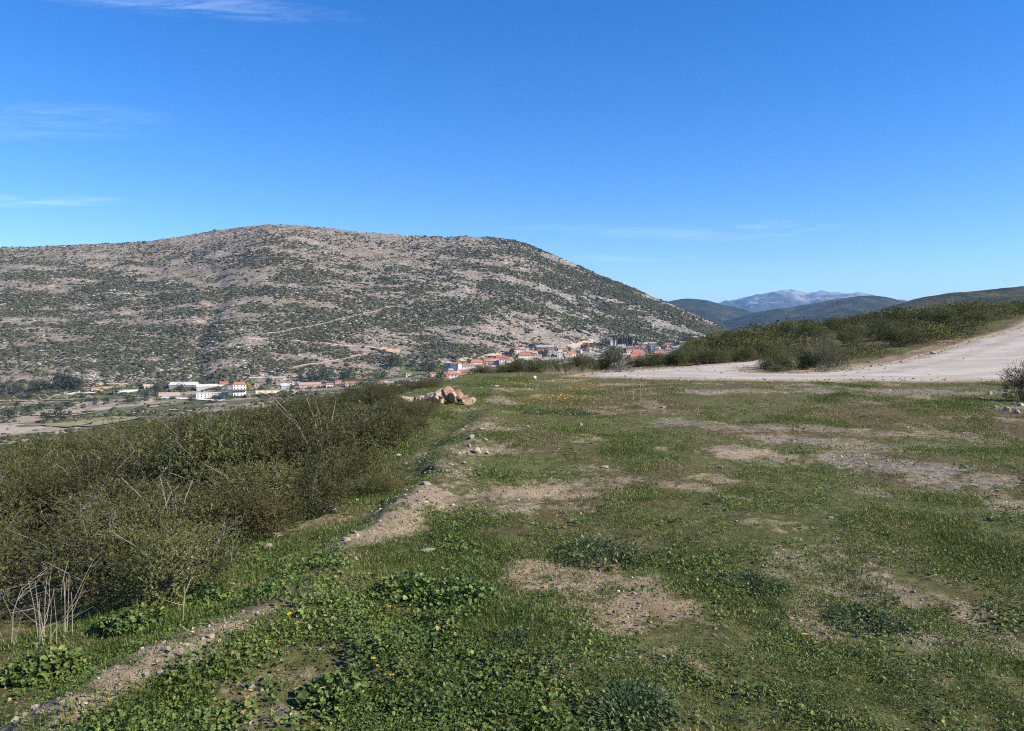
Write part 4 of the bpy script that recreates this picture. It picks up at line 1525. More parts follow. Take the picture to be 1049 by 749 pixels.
house(714, 359, 7, 4, 'grey house with reddish roof in front of the dark trees', 'grey', 'red', 'gable', rz=0.3)
house(723, 358.5, 13, 2.6, 'long grey roofed barn near the end of the big hill', 'grey', 'slate', 'gable', 'barn', 'barn', -0.2, rise=4, nwin=0)
house(762, 348.5, 15, 2, 'single orange roofed house among bushes at the end of the big hill', 'cream', 'orange', 'hip', rz=0.1, rise=4.2, D=620)


# smaller houses filling the gaps of the village
ZONES = (('left', 452, 522, lambda p: 391 - (p - 452) * 0.22, 20), ('middle', 520, 606, lambda p: 371 - (p - 520) * 0.09, 17), ('right', 640, 712, lambda p: 367 - (p - 640) * 0.13, 18))
for zn, p0, p1, fn_, cnt_ in ZONES:
    for i in range(cnt_):
        px = p0 + (p1 - p0) * (i + random.uniform(0.1, 0.9)) / cnt_
        py = fn_(px) - random.choice([0, 2.5, 5, 8]) + random.uniform(-1, 1)
        wl = random.choice(['white', 'cream', 'white', 'pink', 'stone'])
        rf_ = random.choice(['orange', 'red', 'pinkish', 'orange', 'tan'])
        hh = house(px, py, random.uniform(4.5, 7.5), random.uniform(2.6, 4.2), 'x', wl, rf_, random.choice(['hip', 'gable']), rz=random.uniform(-.4, .4), nwin=2, rise=random.uniform(1.8, 3.0))
        rn = {'orange': 'orange', 'red': 'dull red', 'pinkish': 'faded pink', 'tan': 'pale tan'}[rf_]
        wn = {'white': 'white', 'cream': 'cream', 'pink': 'pinkish', 'stone': 'bare stone'}[wl]
        hh['label'] = 'small %s walled house with %s roof packed in the %s of the village' % (wn, rn, zn)
        hh['group'] = 'small %s houses with %s roofs, %s part of the village' % (wn, rn, zn)
for (px, py, w_, h_, wl, rf_, lab) in ((337, 397, 7, 3.0, 'white', 'orange', 'small white house with orange roof among trees, right of the stone building'),
                                       (398, 395, 9, 2.6, 'cream', 'tan', 'low cream shed with tan roof just before the dark village trees'),
                                       (410, 398, 8, 2.6, 'white', 'pale', 'little white shed peeping over the thicket, left of the whitish shed'),
                                       (436, 391, 6, 3.0, 'white', 'red', 'little red roofed house at the left foot of the village')):
    house(px, py, w_, h_, lab, wl, rf_, 'gable', rz=0.1, nwin=2)


for (px, py, w_, h_, wl, rf_, lab) in ((264, 397, 7, 2.6, 'cream', 'pinkish', 'small cream house with faded pink roof, right behind the yellow tree'),
                                       (228, 395, 8, 2.4, 'stone', 'red', 'small stone farmhouse with dull red roof behind the pink and white house'),
                                       (150, 398, 9, 2.2, 'stone', 'tan', 'little tan outbuilding just behind the bright white long shed'),
                                       (96, 401, 8, 2.2, 'cream', 'orange', 'lone little farmhouse with orange roof at the far left valley road'),
                                       (346, 393, 6, 2.4, 'pink', 'red', 'little pink house tucked in the trees left of the orange roofed one'),
                                       (388, 396, 7, 2.4, 'white', 'orange', 'little white house with orange roof above the two white sheds'),
                                       (418, 386, 6, 2.4, 'cream', 'orange', 'tiny cream house in the green meadow left of the village'),
                                       (443, 386, 6, 3.0, 'pink', 'orange', 'small pink house with orange roof above the white cube house')):
    house(px, py, w_, h_, lab, wl, rf_, 'gable', rz=random.uniform(-.2, .3), nwin=2)

# ------------------------------------------------------------------ stones
def rock_mesh(seed, mat, sub=ICO3, sharp=5, flat=0.6, lo=0.35, hi=0.62, nz_=0.16):
    rng = np.random.default_rng(seed)
    V, F = sub
    V = V.copy() * np.array([1.0, rng.uniform(0.6, 0.9), flat])
    for _ in range(sharp):
        n = rng.normal(size=3)
        n /= np.linalg.norm(n)
        c = rng.uniform(lo, hi)
        dd = V @ n - c
        V = V - np.where(dd > 0, dd, 0)[:, None] * n * 0.92
    nz = fbm(V[:, 0] * 2.2 + seed, V[:, 1] * 2.2 + V[:, 2] * 1.7, 4, seed) - 0.5
    V = V * (1 + nz_ * nz)[:, None]
    return mesh_np('stone', V, F, M[mat], False)


RM = {m: [rock_mesh(50 + i + 10 * j, m, ICO3, 11, random.uniform(0.5, 0.75)) for i in range(3)] for j, m in enumerate(('limestone', 'white_rock', 'tan_rock', 'red_rock'))}


def stone(px, py, wpx, mat, label, group=None, dz=0.15, sz=None, D=None, name='stone', rz=None):
    p = hit(px, py, land, 2.0, 90)
    if p is None:
        return
    s = wpx * p[1] / F_PX / 2
    o = obj(name, random.choice(RM[mat]), None, (p[0], p[1], p[2] + s * dz), None, label, 'stone' if name == 'stone' else name, group)
    o.scale = (s, s, s * (sz or 1))
    o.rotation_euler = (random.uniform(-.25, .25), random.uniform(-.25, .25), random.random() * 6.28 if rz is None else rz)
    return o


stone(378, 477, 17, 'white_rock', 'flat bright white stone lying at the thicket edge', sz=0.6, dz=.25, rz=0.5)
stone(408, 468, 9, 'white_rock', 'small white stone up-slope of the flat bright white one', sz=0.7, dz=.25)
stone(488, 464, 13, 'tan_rock', 'rounded tan stone with a dark shaded side on the bank crest', dz=.35)
stone(481, 458, 7, 'limestone', 'small upright grey stone just behind the rounded tan stone', sz=1.5, dz=.3)
stone(483, 449, 9, 'limestone', 'grey stone highest on the bare crest strip', dz=.3)
stone(499, 465, 6, 'white_rock', 'thin pale stone right of the rounded tan stone', sz=1.3, dz=.3)
stone(437, 497, 15, 'tan_rock', 'flat tan stone on the soil bank', dz=.1, sz=.6)
stone(436, 565, 26, 'tan_rock', 'broad flat pinkish slab in the bare soil left of the weeds', dz=.05, sz=.35)
stone(275, 562, 14, 'tan_rock', 'pinkish stone half hidden in grass beside the thicket', dz=.2)
stone(283, 550, 12, 'limestone', 'pale grey stone above the pinkish one beside the thicket', dz=.2)
stone(343, 524, 14, 'limestone', 'grey flat stone at the top of the soil bank', dz=.2, sz=.6)
stone(108, 712, 9, 'tan_rock', 'small pinkish stone on the pale soil strip at lower left', dz=.3)
stone(150, 693, 12, 'limestone', 'grey stone on the pale soil strip at lower left', dz=.2)
stone(258, 705, 16, 'limestone', 'grey stone among weeds near the bottom of the view', dz=.15, sz=.7)
stone(620, 479, 12, 'tan_rock', 'flat pinkish stone alone in the middle of the grass', dz=.15, sz=.5)
stone(595, 436, 8, 'limestone', 'small bluish grey stone in the far grass', dz=.2)
stone(541, 438, 6, 'white_rock', 'small white stone in the far grass', dz=.2)
stone(548, 388, 7, 'white_rock', 'white stone beside the yellow flowers', dz=.3)
stone(955, 363.5, 8, 'white_rock', 'largest pale boulder on the earth bank above the road', dz=.4)
for (px, py, w) in ((890, 371.5, 5), (893, 376.5, 6), (901, 374, 3.5), (914, 373, 4), (924, 371, 4), (938, 368, 4), (972, 359, 4), (985, 355, 3.5), (880, 377, 4), (931, 371.5, 3), (866, 378.5, 4)):
    stone(px, py, w, random.choice(['limestone', 'tan_rock', 'white_rock']), 'small pale stone scattered on the earth bank along the upper road edge', 'stones along the upper road edge', dz=.35)
for (px, py, w) in ((1014, 404, 8), (1032, 421, 12), (1042, 424, 11), (1020, 418, 7), (1005, 409, 5), (1046, 416, 9), (1038, 414, 6)):
    stone(px, py, w, 'limestone', 'grey rubble stone in the heap below the bush on the right', 'rubble stones on the right', dz=.25)
for i in range(60):
    px, py = random.uniform(10, 1040), 395 + 330 * random.random() ** 1.6
    D_ = EYE * F_PX / (py - 345)
    x_ = (px - W_PX / 2) / F_PX * D_
    if x_ < float(crest_x(D_)) - 0.4:
        continue
    stone(px, py, random.uniform(3, 7) * (1.0 if py < 500 else 1.3), random.choice(['limestone', 'tan_rock', 'limestone']), 'small loose stone lying in the short grass', 'small loose stones in the grass', dz=.2, sz=.7)
for i in range(34):
    D_ = random.choice([random.uniform(2.9, 4.4), random.uniform(5.8, 9.0), random.uniform(9, 13)])
    x_ = float(strip_x(D_)) + random.gauss(0, 0.14 + 0.012 * D_)
    s = random.uniform(0.012, 0.030) * (0.8 + 0.08 * D_)
    o = obj('stone', random.choice(RM[random.choice(['limestone', 'tan_rock', 'tan_rock'])]), None, (x_, D_, float(land(x_, D_)) + 0.2 * s), None,
            'small rubble stone on the strip of pale soil along the bank', 'stone', 'rubble stones on the soil strip of the bank')
    o.scale = (s, s, s * 0.8)
    o.rotation_euler = (random.uniform(-.3, .3), random.uniform(-.3, .3), random.random() * 6.28)
SLAB = {m: [rock_mesh(150 + i + 10 * j, m, ICO3, 9, random.uniform(0.45, 0.6), 0.18, 0.45, 0.09) for i in range(4)] for j, m in enumerate(('limestone', 'tan_rock', 'red_rock'))}
# rock heap at the plateau edge
for i in range(38):
    a_, q_ = random.random() * 6.28, random.random() ** 0.6
    x_, y_ = -1.62 + 0.72 * q_ * math.cos(a_), 18.7 + 0.7 * q_ * math.sin(a_)
    s = random.uniform(0.11, 0.30) * (1.15 - 0.4 * q_)
    mt = random.choice(['tan_rock', 'red_rock', 'tan_rock', 'red_rock', 'red_rock', 'limestone'])
    z = float(land(x_, y_)) + 0.26 * (1 - q_) * random.uniform(0.6, 1)
    o = obj('rock', random.choice(SLAB[mt]), None, (x_, y_, z + s * 0.3), None,
            {'red_rock': 'reddish rock in the pile at the edge of the thicket', 'tan_rock': 'tan rock in the pile at the edge of the thicket', 'limestone': 'grey rock in the pile at the edge of the thicket'}[mt], 'rock',
            {'red_rock': 'reddish rocks of the pile', 'tan_rock': 'tan rocks of the pile', 'limestone': 'grey rocks of the pile'}[mt])
    o.scale = (s, s, s * random.uniform(0.8, 1.2))
    o.rotation_euler = (random.uniform(-.5, .5), random.uniform(-.5, .5), random.random() * 6.28)
for i, (px, py, D) in enumerate(((417, 409, 19.0), (421, 410, 19.2), (427, 408.5, 19.6), (433, 407, 19.8), (438, 405, 20.0), (443, 404, 20.2), (448, 402, 20.4))):
    x_ = at_px(px, D)
    z0 = float(land(x_, D))
    s = random.uniform(0.12, 0.2)
    o = obj('rock', SLAB['tan_rock'][i % 4], None, (x_, D, z0 + 0.05), None, 'pale tan rock in the line leading left from the rock pile', 'rock', 'pale tan rocks left of the pile')
    o.scale = (s * 1.4, s, s * 1.2)
    o.rotation_euler = (0.2 * i, 0.1, i * 1.3)

# gravel (stuff)
N = 120000
r = np.exp(RNG.uniform(math.log(2.3), math.log(27), N))
a = np.radians(RNG.uniform(-42, 42, N))
x, y = np.sin(a) * r, np.cos(a) * r
bm_, gm_ = bare_mask(x, y)
keep = (RNG.random(N) < np.clip(bm_ * (0.18 + 0.5 * gm_), 0, 1) * 0.55) & (crest_x(y) - x < 0.9)
x, y, r = x[keep], y[keep], r[keep]
s = (0.0035 + 0.010 * RNG.random(len(x)) ** 2.5 + 0.022 * strip_mask(x, y) * RNG.random(len(x)) ** 5) * (0.6 + 0.075 * r)
n = len(x)
Mx = rot_z(RNG.random(n) * 6.28) * np.stack([s * 1.2, s * (0.7 + .4 * RNG.random(n)), s * 0.7], -1)[:, None, :]
V, F = stamp(ICO1[0], ICO1[1], Mx, np.stack([x, y, land(x, y) + s * .25], 1))
V = V + (RNG.random(V.shape) - .5) * np.repeat(s, len(ICO1[0]))[:, None] * .5
M['pebble'] = leaf_mat('pebble', [(0, (0.17, 0.13, 0.09)), (0.6, (0.30, 0.25, 0.19)), (0.95, (0.40, 0.35, 0.28)), (1, (0.55, 0.50, 0.43))], 0, 0.9, 0.2, 0)
obj('gravel', mesh_np('gravel', V, F, M['pebble'], False, {'tone': np.repeat(RNG.random(n), len(ICO1[1]))}), kind='stuff')
print('gravel', n)


# loose stones along the road edges
N = 60000
x, y = RNG.uniform(2, 45, N), RNG.uniform(27, 60, N)
pd = poly_dist(x, y, ROAD_POLY)
ins = in_poly(x, y, ROAD_POLY)
keep = (RNG.random(N) < np.where(ins, 0.5 * np.exp(-pd / 0.6) + 0.006, 0.85 * np.exp(-pd / 0.7)))
x, y, ins = x[keep], y[keep], ins[keep]
n = len(x)
s = 0.010 + 0.04 * RNG.random(n) ** 4
z = np.where(ins, road_z(x, y) + 0.03, np.minimum(land(x, y), road_z(x, y) + 0.15))
Mx = rot_z(RNG.random(n) * 6.28) * np.stack([s * 1.2, s * (0.7 + .4 * RNG.random(n)), s * 0.7], -1)[:, None, :]
V, F = stamp(ICO1[0], ICO1[1], Mx, np.stack([x, y, z + s * .2], 1))
V = V + (RNG.random(V.shape) - .5) * np.repeat(s, len(ICO1[0]))[:, None] * .5
obj('roadside_gravel', mesh_np('roadside_gravel', V, F, M['pebble'], False, {'tone': np.repeat(0.2 + 0.75 * RNG.random(n), len(ICO1[1]))}), kind='stuff')


# ------------------------------------------------------------------ grass and low weeds (stuff)
def field_points(N, r0, r1, power=0.0, half=45):
    q = RNG.random(N)
    if abs(power) < 1e-6:
        r = np.exp(math.log(r0) + q * math.log(r1 / r0))
    else:
        r = (r0 ** power + q * (r1 ** power - r0 ** power)) ** (1 / power)
    a = np.radians(RNG.uniform(-half, half, N))
    return np.sin(a) * r, np.cos(a) * r, r


def off_road(x, y):
    m = (y > 24) & (x > 0)
    out = np.ones(len(x), bool)
    if m.any():
        pd = poly_dist(x[m], y[m], ROAD_POLY)
        ins = in_poly(x[m], y[m], ROAD_POLY)
        out[m] = (~ins & (pd > 0.25 + 0.9 * RNG.random(len(pd)))) | (ins & (pd < 0.5) & (RNG.random(len(pd)) < 0.10))
    return out


x, y, r = field_points(120000, 2.2, 36, 0.15)
bm_, _ = bare_mask(x, y)
dr_ = dry_mask(x, y)
gd = np.clip(1.1 - 1.05 * bm_, 0.11, 1) * (1 - 0.85 * strip_mask(x, y)) * (0.72 + 0.28 * sm(-0.5, 1.0, x)) * (0.12 + 0.88 * sm(0.40, 0.58, fbm(x / (0.28 + 0.03 * r), y / (0.34 + 0.05 * r), 4, 601)))
ld = crest_x(y) - x
keep = (RNG.random(len(x)) < gd) & (ld < 3.0 + 0.02 * y) & off_road(x, y) & (y < 37 + 6 * (x > 3))
x, y, r, dr_, ld = x[keep], y[keep], r[keep], dr_[keep], ld[keep]
nb = 16
lush = sm(0.42, 0.62, fbm(x / 0.9, y / 1.1, 4, 602))
bank = sm(0.1, 0.8, ld) * sm(3.0, 1.0, ld) * sm(0.35, 0.65, fbm(x / 0.7, y / 0.7, 3, 604))
hgt = (0.010 + 0.026 * lush + 0.06 * bank) * (0.7 + 0.6 * RNG.random(len(x))) * (0.85 + 0.022 * r)
n = len(x)
print('tufts', n)
tx = np.repeat(x, nb) + RNG.normal(size=n * nb) * np.repeat(0.024 + 0.0055 * r, nb)
ty = np.repeat(y, nb) + RNG.normal(size=n * nb) * np.repeat(0.024 + 0.0055 * r, nb)
tz = land(tx, ty) - 0.004
H = np.repeat(hgt, nb) * (0.55 + 0.75 * RNG.random(n * nb))
Wd = (0.0009 + 0.00027 * np.repeat(r, nb)) * (0.8 + 0.6 * RNG.random(n * nb))
blade = np.array([[-0.6, 0, 0], [-1.0, 0.14, 0.5], [0, 0.5, 1.0], [1.0, 0.14, 0.5]])
R = rot_z(RNG.random(n * nb) * 6.28) @ rot_x(RNG.normal(size=n * nb) * 0.75)
Mx = R * np.stack([Wd, H * 1.1, H], -1)[:, None, :]
V, F = stamp(blade, np.array([[0, 1, 2, 3]]), Mx, np.stack([tx, ty, tz], 1))
tone = np.clip(0.40 - 0.24 * np.repeat(lush, nb) + 0.28 * RNG.random(n * nb) + 0.5 * np.repeat(dr_, nb) * RNG.random(n * nb) ** 0.6 + 0.5 * (np.repeat(fbm(x / 0.5, y / 0.5, 2, 603), nb) - 0.5)
               + 0.35 * (RNG.random(n * nb) > 0.93), 0, 1)
obj('grass', mesh_np('grass', V, F, M['grass'], False, {'tone': tone}), kind='stuff')


# dry straw and bits lying on the ground
x, y, r = field_points(26000, 2.2, 24, -0.3)
bm_, _ = bare_mask(x, y)
keep = (RNG.random(len(x)) < 0.25 + 0.6 * np.maximum(bm_, dry_mask(x, y))) & (crest_x(y) - x < 1.5)
x, y, r = x[keep], y[keep], r[keep]
n = len(x)
ln = (0.010 + 0.035 * RNG.random(n) ** 2) * (0.8 + 0.05 * r)
wd_ = (0.0009 + 0.0012 * RNG.random(n) ** 2) * (0.8 + 0.16 * r)
Mx = (rot_z(RNG.random(n) * 6.28) @ rot_x(RNG.normal(size=n) * 0.2)) * np.stack([wd_, ln, wd_], -1)[:, None, :]
V, F = stamp(np.array([[-1, -1, 0], [1, -1, 0], [0.6, 1, 0.5], [-0.6, 1, 0.5]], float), np.array([[0, 1, 2, 3]]), Mx, np.stack([x, y, land(x, y) + 0.006 + 0.004 * RNG.random(n)], 1))
M['litter'] = leaf_mat('dry_litter', [(0, (0.10, 0.07, 0.04)), (0.5, (0.26, 0.20, 0.12)), (1, (0.45, 0.38, 0.26))], 0.1, 0.8, 0.2, 0)
obj('dry_litter', mesh_np('dry_litter', V, F, M['litter'], False, {'tone': RNG.random(n)}), kind='stuff')


def leaf_disc(k=6, cup=0.18, notch=True):
    a = np.arange(k) * 2 * math.pi / k + math.pi / k
    wv = 1 + 0.16 * np.cos(np.arange(k) * 2.4 + 0.7)
    ring = np.stack([np.cos(a) * wv, np.sin(a) * wv + 0.75, cup * (1 + 0.9 * np.sin(np.arange(k) * 2.1))], 1)
    V = np.concatenate([[[0, 0.55, 0]], ring])
    F = np.array([[0, 1 + i, 1 + (i + 1) % k] for i in range(k)])
    return V, F


DISC = leaf_disc(8, 0.2)
LOBE = (np.array([[0, 0, 0], [-0.45, 0.7, 0.12], [0, 0.8, 0.0], [0.45, 0.7, 0.12], [-0.35, 1.5, 0.1], [0, 1.9, -0.05], [0.35, 1.5, 0.1]]),
        np.array([[0, 2, 1], [0, 3, 2], [1, 2, 4], [2, 5, 4], [2, 6, 5], [2, 3, 6]]))


def rosettes(x, y, r, per, size, height, spread, tmpl, tilt=0.45):
    n = len(x)
    K = n * per
    az_ = RNG.random(K) * 6.28
    q = np.sqrt(RNG.random(K)) * np.repeat(spread, per)
    px = np.repeat(x, per) + np.cos(az_) * q
    py = np.repeat(y, per) + np.sin(az_) * q
    pz = land(px, py) + np.repeat(height, per) * (0.25 + 0.9 * RNG.random(K)) * (1.1 - 0.5 * q / np.repeat(spread, per))
    s = np.repeat(size, per) * (0.55 + 0.75 * RNG.random(K))
    R = rot_z(az_ - math.pi / 2 + RNG.normal(size=K) * 0.5) @ rot_x(RNG.normal(size=K) * tilt - 0.15) @ rot_y(RNG.normal(size=K) * tilt * 0.7)
    V, F = stamp(tmpl[0], tmpl[1], R * s[:, None, None], np.stack([px, py, pz], 1))
    return V, F, K


x, y, r = field_points(42000, 2.2, 24, -0.5)
bm_, _ = bare_mask(x, y)
wd = np.clip((fbm(x / 0.5, y / 0.5, 5, 701, 0.6) - 0.465) * 7, 0, 1) * np.clip(1 - 1.3 * bm_, 0, 1) * (1 - strip_mask(x, y))
wd = wd * (0.30 + 0.70 * sm(1.0, -1.2, x - 0.05 * y)) * (0.35 + 0.65 * sm(12, 5, y)) + 0.02
ld = crest_x(y) - x
keep = (RNG.random(len(x)) < wd) & (ld < 1.7)
x, y, r = x[keep], y[keep], r[keep]
n = len(x)
size = (0.0042 + 0.0105 * fbm(x / 0.4, y / 0.4, 4, 705) ** 1.4) * (0.85 + 0.05 * r)
V, F, K = rosettes(x, y, r, 11, size, 0.006 + 0.17 * fbm(x / 0.33, y / 0.33, 3, 702) ** 2.2, np.full(n, 0.085) * (0.8 + .06 * r), DISC, 0.7)
tone = np.repeat(np.clip(0.25 + 0.5 * np.repeat(fbm(x / 0.35, y / 0.35, 2, 703), 11) + 0.35 * (RNG.random(K) - .5) + 0.5 * (RNG.random(K) > 0.95), 0, 1), len(DISC[1]))
obj('low_weeds', mesh_np('low_weeds', V, F, M['weed'], False, {'tone': tone}), kind='stuff')
print('weeds', n)
x, y, r = field_points(60000, 2.2, 26, -0.4)
bm_, _ = bare_mask(x, y)
wd = np.clip((fbm(x / 0.5 + 9, y / 0.6, 4, 721) - 0.48) * 9, 0, 1) * np.clip(1 - 1.2 * bm_, 0, 1) * (0.35 + 0.65 * sm(14, 4, y)) + 0.015
wd = np.clip(wd * (1 + 0.9 * sm(8, 4, y) * sm(0.2, 1.2, x)), 0, 1)
keep = (RNG.random(len(x)) < wd) & (crest_x(y) - x < 1.4)
x, y, r = x[keep], y[keep], r[keep]
n = len(x)
size = (0.0035 + 0.0055 * fbm(x / 0.5, y / 0.5, 2, 725)) * (0.85 + 0.06 * r)
V, F, K = rosettes(x, y, r, 14, size, 0.005 + 0.11 * fbm(x / 0.3, y / 0.3, 3, 722) ** 2, np.full(n, 0.07) * (0.8 + .06 * r), LOBE, 0.7)
tone = np.repeat(np.clip(0.2 + 0.6 * np.repeat(fbm(x / 0.5, y / 0.5, 2, 723), 14) + 0.4 * (RNG.random(K) - .5) + 0.4 * (RNG.random(K) > 0.97), 0, 1), len(LOBE[1]))
obj('clover', mesh_np('clover', V, F, M['weed'], False, {'tone': tone}), kind='stuff')


# leafy weed clumps big enough to be told apart
def weed_clump(px, py, wpx, label, mat='weed', hgt=0.13, per=170, leaf=0.020, tmpl=DISC):
    p = hit(px, py, land, 2.0, 60)
    R = wpx * p[1] / F_PX / 2
    root = thing('leafy_weed', label, 'weed', p)
    n = int(per * 1.7)
    leaf = leaf * 0.66
    hgt = hgt * 0.8
    az_ = RNG.random(n) * 6.28
    q = np.sqrt(RNG.random(n)) * R * (0.75 + 0.5 * fbm(np.cos(az_) * 1.5 + px, np.sin(az_) * 1.5 + py, 3, 711))
    X_, Y_ = np.cos(az_) * q, np.sin(az_) * q * 1.0
    g0 = land(p[0] + X_, p[1] + Y_) - p[2]
    Zt = g0 + hgt * (0.25 + 0.85 * RNG.random(n)) * (1.1 - 0.7 * (q / R) ** 2).clip(0.25)
    s = leaf * (0.6 + 0.8 * RNG.random(n))
    Rm = rot_z(az_ - math.pi / 2 + RNG.normal(size=n) * 0.6) @ rot_x(RNG.normal(size=n) * 0.55 - 0.2) @ rot_y(RNG.normal(size=n) * 0.5)
    V, F = stamp(tmpl[0], tmpl[1], Rm * s[:, None, None], np.stack([X_, Y_, Zt], 1))
    obj('leaves', mesh_np('leaves', V, F, M[mat], False, {'tone': np.repeat(np.clip(RNG.random(n) * .9 + .0, 0, 1), len(tmpl[1]))}), root)
    paths = []
    for i in range(0, n, 2):
        b0 = np.array([X_[i] * 0.7, Y_[i] * 0.7, g0[i] - 0.01])
        t0 = np.array([X_[i], Y_[i], Zt[i]])
        paths.append((np.array([b0, (b0 + t0) / 2 + [0, 0, 0.01], t0]), np.array([0.0022, 0.0018, 0.0012])))
    Vb, Fb = tubes(paths, 3)
    obj('stems', mesh_np('stems', Vb, Fb, M['weed_stem']), root)
    return root


M['weed_stem'] = plain('weed_stem', (0.085, 0.12, 0.045), 0.7, 0.2, 30)
weed_clump(618, 572, 100, 'largest bluish-green thistle-like weed clump behind the bare soil patch', 'weed_blue', 0.17, 420, 0.026, LOBE)
weed_clump(470, 612, 80, 'dense mallow clump left of the bare soil patch', 'weed', 0.12, 380, 0.020)
weed_clump(415, 608, 70, 'mallow clump with rounded leaves further left of the bare soil patch', 'weed', 0.12, 320, 0.020)
weed_clump(345, 715, 75, 'mallow clump at the bottom left centre beside the grey stone', 'weed', 0.085, 330, 0.022)
weed_clump(205, 618, 60, 'mallow clump at the thicket foot above the pale soil strip', 'weed', 0.13, 260, 0.020)
weed_clump(140, 640, 70, 'mallow clump at the thicket foot near the white dead stems', 'weed', 0.13, 300, 0.020)
weed_clump(40, 690, 80, 'mallow clump in the lower left corner above the soil strip', 'weed', 0.13, 320, 0.021)
weed_clump(525, 655, 45, 'low feathery weed clump below the bare soil patch', 'weed_blue', 0.07, 240, 0.012, LOBE)
weed_clump(650, 730, 110, 'dark green fern-leaved weed mat at the bottom centre', 'weed_blue', 0.09, 620, 0.013, LOBE)
weed_clump(890, 640, 90, 'dark green clover-like mat left of the right edge, above the bottom', 'weed_blue', 0.06, 620, 0.009)
weed_clump(770, 600, 80, 'dark green clover-like mat right of the bare soil patch', 'weed_blue', 0.06, 500, 0.009)
weed_clump(590, 425, 42, 'dark green leafy weed strip in the far grass below the yellow flowers', 'weed_blue', 0.16, 260, 0.03, LOBE)
weed_clump(550, 424, 30, 'smaller dark green weed left of the far leafy strip', 'weed_blue', 0.14, 180, 0.03, LOBE)


# yellow flower patch (stuff) and single flowers
N = 5200
pxs = RNG.normal(575, 40, N)
Ds = RNG.uniform(17.5, 29, N)
x = (pxs - W_PX / 2) / F_PX * Ds
y = Ds
keep = (RNG.random(N) < 1.6 * (fbm(x / 1.2, y / 1.6, 4, 801) - 0.39)) & (np.abs(pxs - 575) < 85)
x, y = x[keep], y[keep]
n = len(x)
pet = leaf_disc(5, 0.4)
Mx = (rot_z(RNG.random(n) * 6.28) @ rot_x(RNG.normal(size=n) * 0.5)) * (0.009 + 0.008 * RNG.random(n))[:, None, None]
V1, F1 = stamp(pet[0], pet[1], Mx, np.stack([x, y, land(x, y) + 0.05 + 0.08 * RNG.random(n)], 1))
obj('yellow_flowers', mesh_np('yellow_flowers', V1, F1, M['petal'], False, {'tone': np.repeat(RNG.random(n), len(pet[1]))}), kind='stuff')


def make_flower(name, label, mat, group):
    root = thing(name, label, 'flower', group=group)
    Vs, Fs = [], []
    for k in range(11):
        a = np.array([k * 2 * math.pi / 11])
        R = rot_z(a) @ rot_x(np.array([0.45]))
        v, f = stamp(LOBE[0] * np.array([0.5, 0.55, 0.5]), LOBE[1], R * 0.017, np.array([[0, 0, 0.075]]))
        Vs.append(v)
        Fs.append(f)
    V, F = joinVF(list(zip(Vs, Fs)))
    obj('petals', mesh_np('petals', V, F, M[mat], False, {'tone': RNG.random(len(F))}), root)
    Vb, Fb = tubes([(np.array([[0, 0, -0.01], [0.004, 0, 0.04], [0, 0, 0.075]]), np.array([0.0016, 0.0014, 0.0014]))], 4)
    obj('stem', mesh_np('stem', Vb, Fb, M['weed_stem']), root)
    V = ICO2[0] * np.array([0.006, 0.006, 0.004]) + np.array([0, 0, 0.080])
    obj('flower_centre', mesh_np('flower_centre', V, ICO2[1], M['orange_c'], True), root)
    return root


M['orange_c'] = plain('flower_centre', (0.70, 0.30, 0.02), 0.8, 0.2, 200)
fl = make_flower('flower', 'orange-yellow flower in the dark green weeds at lower right', 'orange_petal', 'orange-yellow flowers at lower right')
fy = make_flower('flower', 'bright yellow flower dotting the bank between thicket and grass', 'petal', 'yellow flowers along the bank')
for src, lst in ((fl, ((825, 664), (806, 646), (845, 676))), (fy, ((436, 472), (403, 634), (268, 668), (405, 708), (414, 467), (385, 690), (253, 725), (336, 500), (343, 495), (365, 520), (300, 640)))):
    for i, (px, py) in enumerate(lst):
        p = hit(px, py, land, 2, 40)
        if p is None:
            continue
        s = 0.75 + 0.045 * p[1]
        if i == 0:
            src.location, src.scale = p, (s, s, s)
        else:
            dup(src, p, random.random() * 6, (s, s, s), tilt=(random.uniform(-.4, .4), random.uniform(-.4, .4)))


# dead stems and dry stalks
def stalks(name, label, cat, px, py, n, height, spread, r0, mat, seed, forks=2, levels=1, curl=0.15, base=0.08, land_fn=land, D=None):
    p = hit(px, py, land_fn, 2.0, 60) if D is None else np.array([at_px(px, D), D, float(land(at_px(px, D), D))])
    rng = np.random.default_rng(seed)
    Vb, Fb = tubes(branching(rng, n, height, spread, r0, forks, levels, curl, base), 4)
    return obj(name, mesh_np(name, Vb, Fb, M[mat]), None, p, None, label, cat)


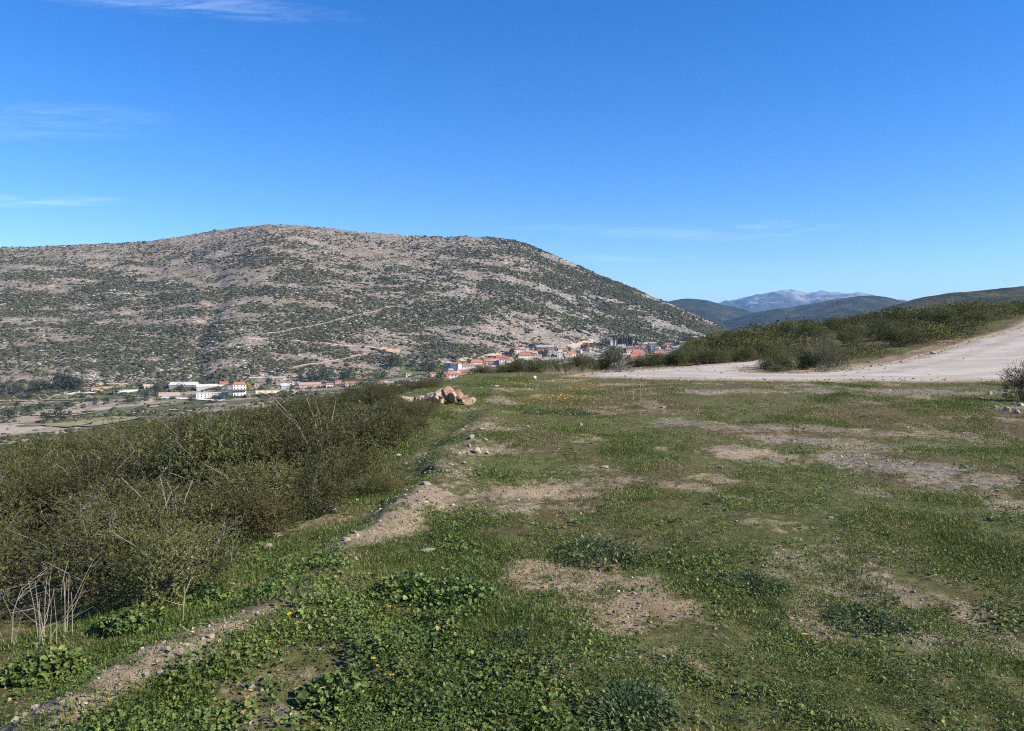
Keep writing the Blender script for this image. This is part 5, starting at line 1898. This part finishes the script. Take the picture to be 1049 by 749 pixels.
stalks('dead_bush', 'bleached white dead bush with upright bare stems at the thicket foot, far left', 'dead bush', 58, 655, 12, 0.60, 0.13, 0.0034, 'dead', 91, 1, 1, 0.07, 0.09)
stalks('dead_bush', 'bleached leaning dead branches left of the upright dead stems, at the left border', 'dead bush', 14, 665, 8, 0.6, 0.8, 0.0030, 'dead', 92, 3, 2, 0.2, 0.15)
stalks('dead_bush', 'single thin grey dead stem at the thicket foot right of the white dead bush', 'dead bush', 184, 640, 2, 0.42, 0.15, 0.004, 'dead', 93, 1, 1, 0.1, 0.02)
stalks('dry_stalks', 'thin pale dry stalks standing alone in the far grass right of the flowers', 'dry stalks', 650, 410, 5, 0.75, 0.55, 0.006, 'straw', 94, 1, 1, 0.15, 0.2)
for (px, D, sd, lab) in ((575, 33.5, 95, 'pale dry grass stalks in front of the far bushes, left of the road end'), (592, 33.0, 96, 'pale dry grass stalks nearest to the road end')):
    stalks('dry_stalks', lab, 'dry stalks', px, 0, 60, 0.55, 0.8, 0.004, 'straw', sd, 2, 1, 0.2, 0.6, D=D)
# grey cushion plants beside the road
for i, (x_, y_, s, lab) in enumerate(((4.9, 34.2, .55, 'grey rounded cushion shrub at the left end of the road'), (14.3, 34.6, .45, 'grey rounded cushion shrub at the foot of the road bend bushes'), (15.6, 36.0, .5, 'larger grey cushion shrub right of the road bend bushes'))):
    rng = np.random.default_rng(900 + i)
    V, F, P = leaf_cloud([(0, 0, .25), (.3, 0, .2), (-.3, .1, .2)], [.5, .4, .4], 2200, 0.03, rnd=rng, shell=.8)
    V[:, 2] = np.maximum(V[:, 2], 0)
    M.setdefault('cushion', leaf_mat('cushion_grey', [(0, (0.13, 0.12, 0.10)), (1, (0.26, 0.24, 0.21))], 0.05, objvar=0.05))
    o = obj('cushion_shrub', mesh_np('cushion_shrub', V, F, M['cushion'], False, {'tone': rng.random(len(F))}), None, (x_, y_, float(land(x_, y_)) - .02), None, lab, 'shrub')
    o.scale = (s * 1.5, s * 1.3, s)
